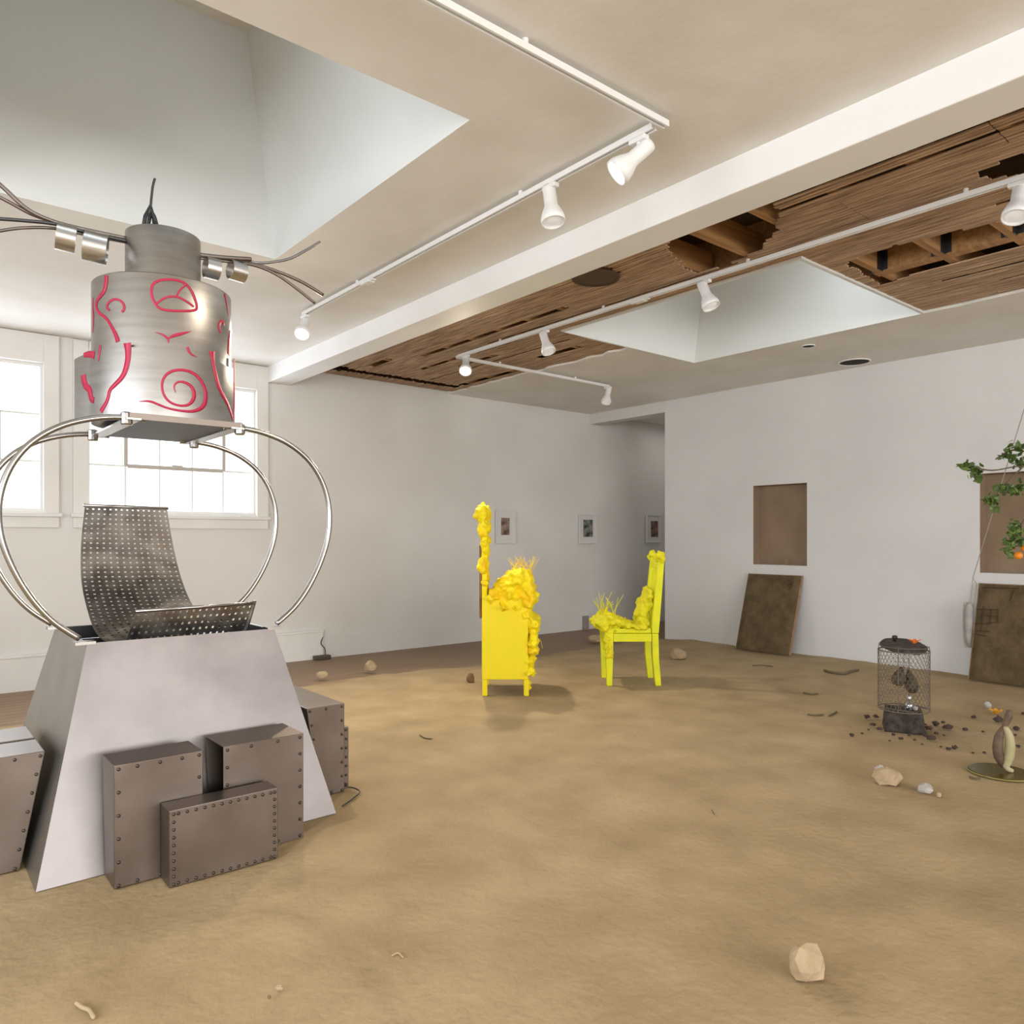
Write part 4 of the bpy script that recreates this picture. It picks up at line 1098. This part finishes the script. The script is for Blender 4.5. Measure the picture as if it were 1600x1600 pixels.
# ================================================================== SAND
pad(-.1, 1.95, 2.93, 4.5)
for T_, hw in ((T1, (-.3, .3, -.08, .56)), (T2, (-.33, .3, -.08, .5))):
    q = [T_.location + Matrix.Rotation(-YAW, 3, 'Z') @ Vector((a, b_, 0)) for a in hw[:2] for b_ in hw[2:]]
    pad(min(v.x for v in q), max(v.x for v in q), min(v.y for v in q), max(v.y for v in q), .05)
pad(cg.x - .17, cg.x + .17, cg.y - .17, cg.y + .17); pad(dc.x - .16, dc.x + .16, dc.y - .16, dc.y + .16)
pad(7.55, XR, 1.95, 2.7, .05); pad(7.55, XR, 4.38, 5.14, .05)
for o in bpy.data.objects:
    if o.parent is None and o.get('category') in ('rock', 'stone'): pad(o.location.x - .1, o.location.x + .1, o.location.y - .1, o.location.y + .1, .03)
SX0, SX1, SYa = X0 + .02, XR - .004, Y0 + .02
nx, ny = 250, 250
bm = bmesh.new(); G = []
for j in range(ny + 1):
    row = []
    for i in range(nx + 1):
        x = SX0 + (SX1 - SX0) * i / nx
        e = sand_edge(x); y = SYa + (e - SYa) * j / ny
        d = e - y
        h = sand_h(x, y)
        for p in PADS:
            dd = math.hypot(max(p[0] - x, 0, x - p[1]), max(p[2] - y, 0, y - p[3]))
            if dd < .18: k = dd / .18; k = k * k * (3 - 2 * k); h = h * k + (1 - k) * -.0015
        if d < .5:
            k = max(0, d / .5); k = k * k * (3 - 2 * k); h = h * k + (1 - k) * -.03
        row.append(bm.verts.new((x, y, h)))
    G.append(row)
for j in range(ny):
    for i in range(nx): bm.faces.new((G[j][i], G[j][i + 1], G[j + 1][i + 1], G[j + 1][i]))
me = bpy.data.meshes.new('sand'); bm.to_mesh(me); bm.free(); me.materials.append(SAND)
for p in me.polygons: p.use_smooth = True
o = bpy.data.objects.new('sandy_ground', me); C.objects.link(o)
tag(o, 'tan sand spread over the wooden floor of the room', 'sand', kind='stuff')

# ================================================================== LIGHT
w = bpy.data.worlds.new('sky'); bpy.context.scene.world = w; w.use_nodes = True
bg = w.node_tree.nodes['Background']; bg.inputs['Color'].default_value = (.93, .97, 1.0, 1); bg.inputs['Strength'].default_value = 2.2
def area(name, loc, rot, sx, sy, e, col=(1, 1, 1)):
    l = bpy.data.lights.new(name, 'AREA'); l.shape = 'RECTANGLE'; l.size = sx; l.size_y = sy; l.energy = e; l.color = col
    o = bpy.data.objects.new(name, l); C.objects.link(o); o.location = loc; o.rotation_euler = rot
    return o
area('skylight_lamp', (.9, 3.0, H + 1.17), (math.radians(8), 0, 0), 1.2, .3, 5, (.88, .95, 1))
area('skylight_lamp', (5.4, 3.0, H + .90), (math.radians(8), 0, 0), 1.3, .3, 9, (.92, .97, 1))
area('window_lamp', (1.8, Y0 + .3, 1.8), (math.radians(90), 0, 0), 8.5, 2.2, 560, (1, .98, .95))  # added unseen fill behind the viewer, brightening the whole room
area('window_lamp', (X0 + .3, 1.0, 1.8), (math.radians(90), 0, math.radians(-90)), 7.0, 2.0, 235, (.90, .95, 1))  # second added fill, out of view, aimed at the side wall
area('passage_lamp', (9.8, 7.0, H - .08), (0, 0, 0), 1.6, .9, 5, (1, .93, .85))  # added fill lifting the dark passage; no known lamp there
for a_, b_ in WINS: area('window_lamp', ((a_ + b_) / 2, YB + .13, (WZ0 + WZ1) / 2), (math.radians(-90), 0, 0), b_ - a_ - .06, WZ1 - WZ0 - .08, 24, (.93, .97, 1))
for i, (p, d, label) in enumerate(spots):
    l = bpy.data.lights.new('track_lamp', 'SPOT'); l.energy = (25, 120, 170)[i]; l.color = (1, .86, .66); l.spot_size = math.radians((80, 150, 150)[i]); l.spot_blend = 1.0; l.shadow_soft_size = .04
    o = bpy.data.objects.new('track_lamp', l); C.objects.link(o); o.location = p; o.rotation_euler = d.to_track_quat('-Z', 'Y').to_euler()

cam = bpy.data.cameras.new('camera'); co = bpy.data.objects.new('camera', cam); C.objects.link(co)
cam.sensor_width = 36; cam.lens = 36 * F / 1600; cam.shift_y = (HY - 800) / 1600; cam.clip_start = .05
co.location = (0, 0, EYE); co.rotation_euler = (PI / 2, 0, -YAW)
sc = bpy.context.scene; sc.camera = co
sc.view_settings.view_transform = 'Standard'; sc.view_settings.exposure = 0.06
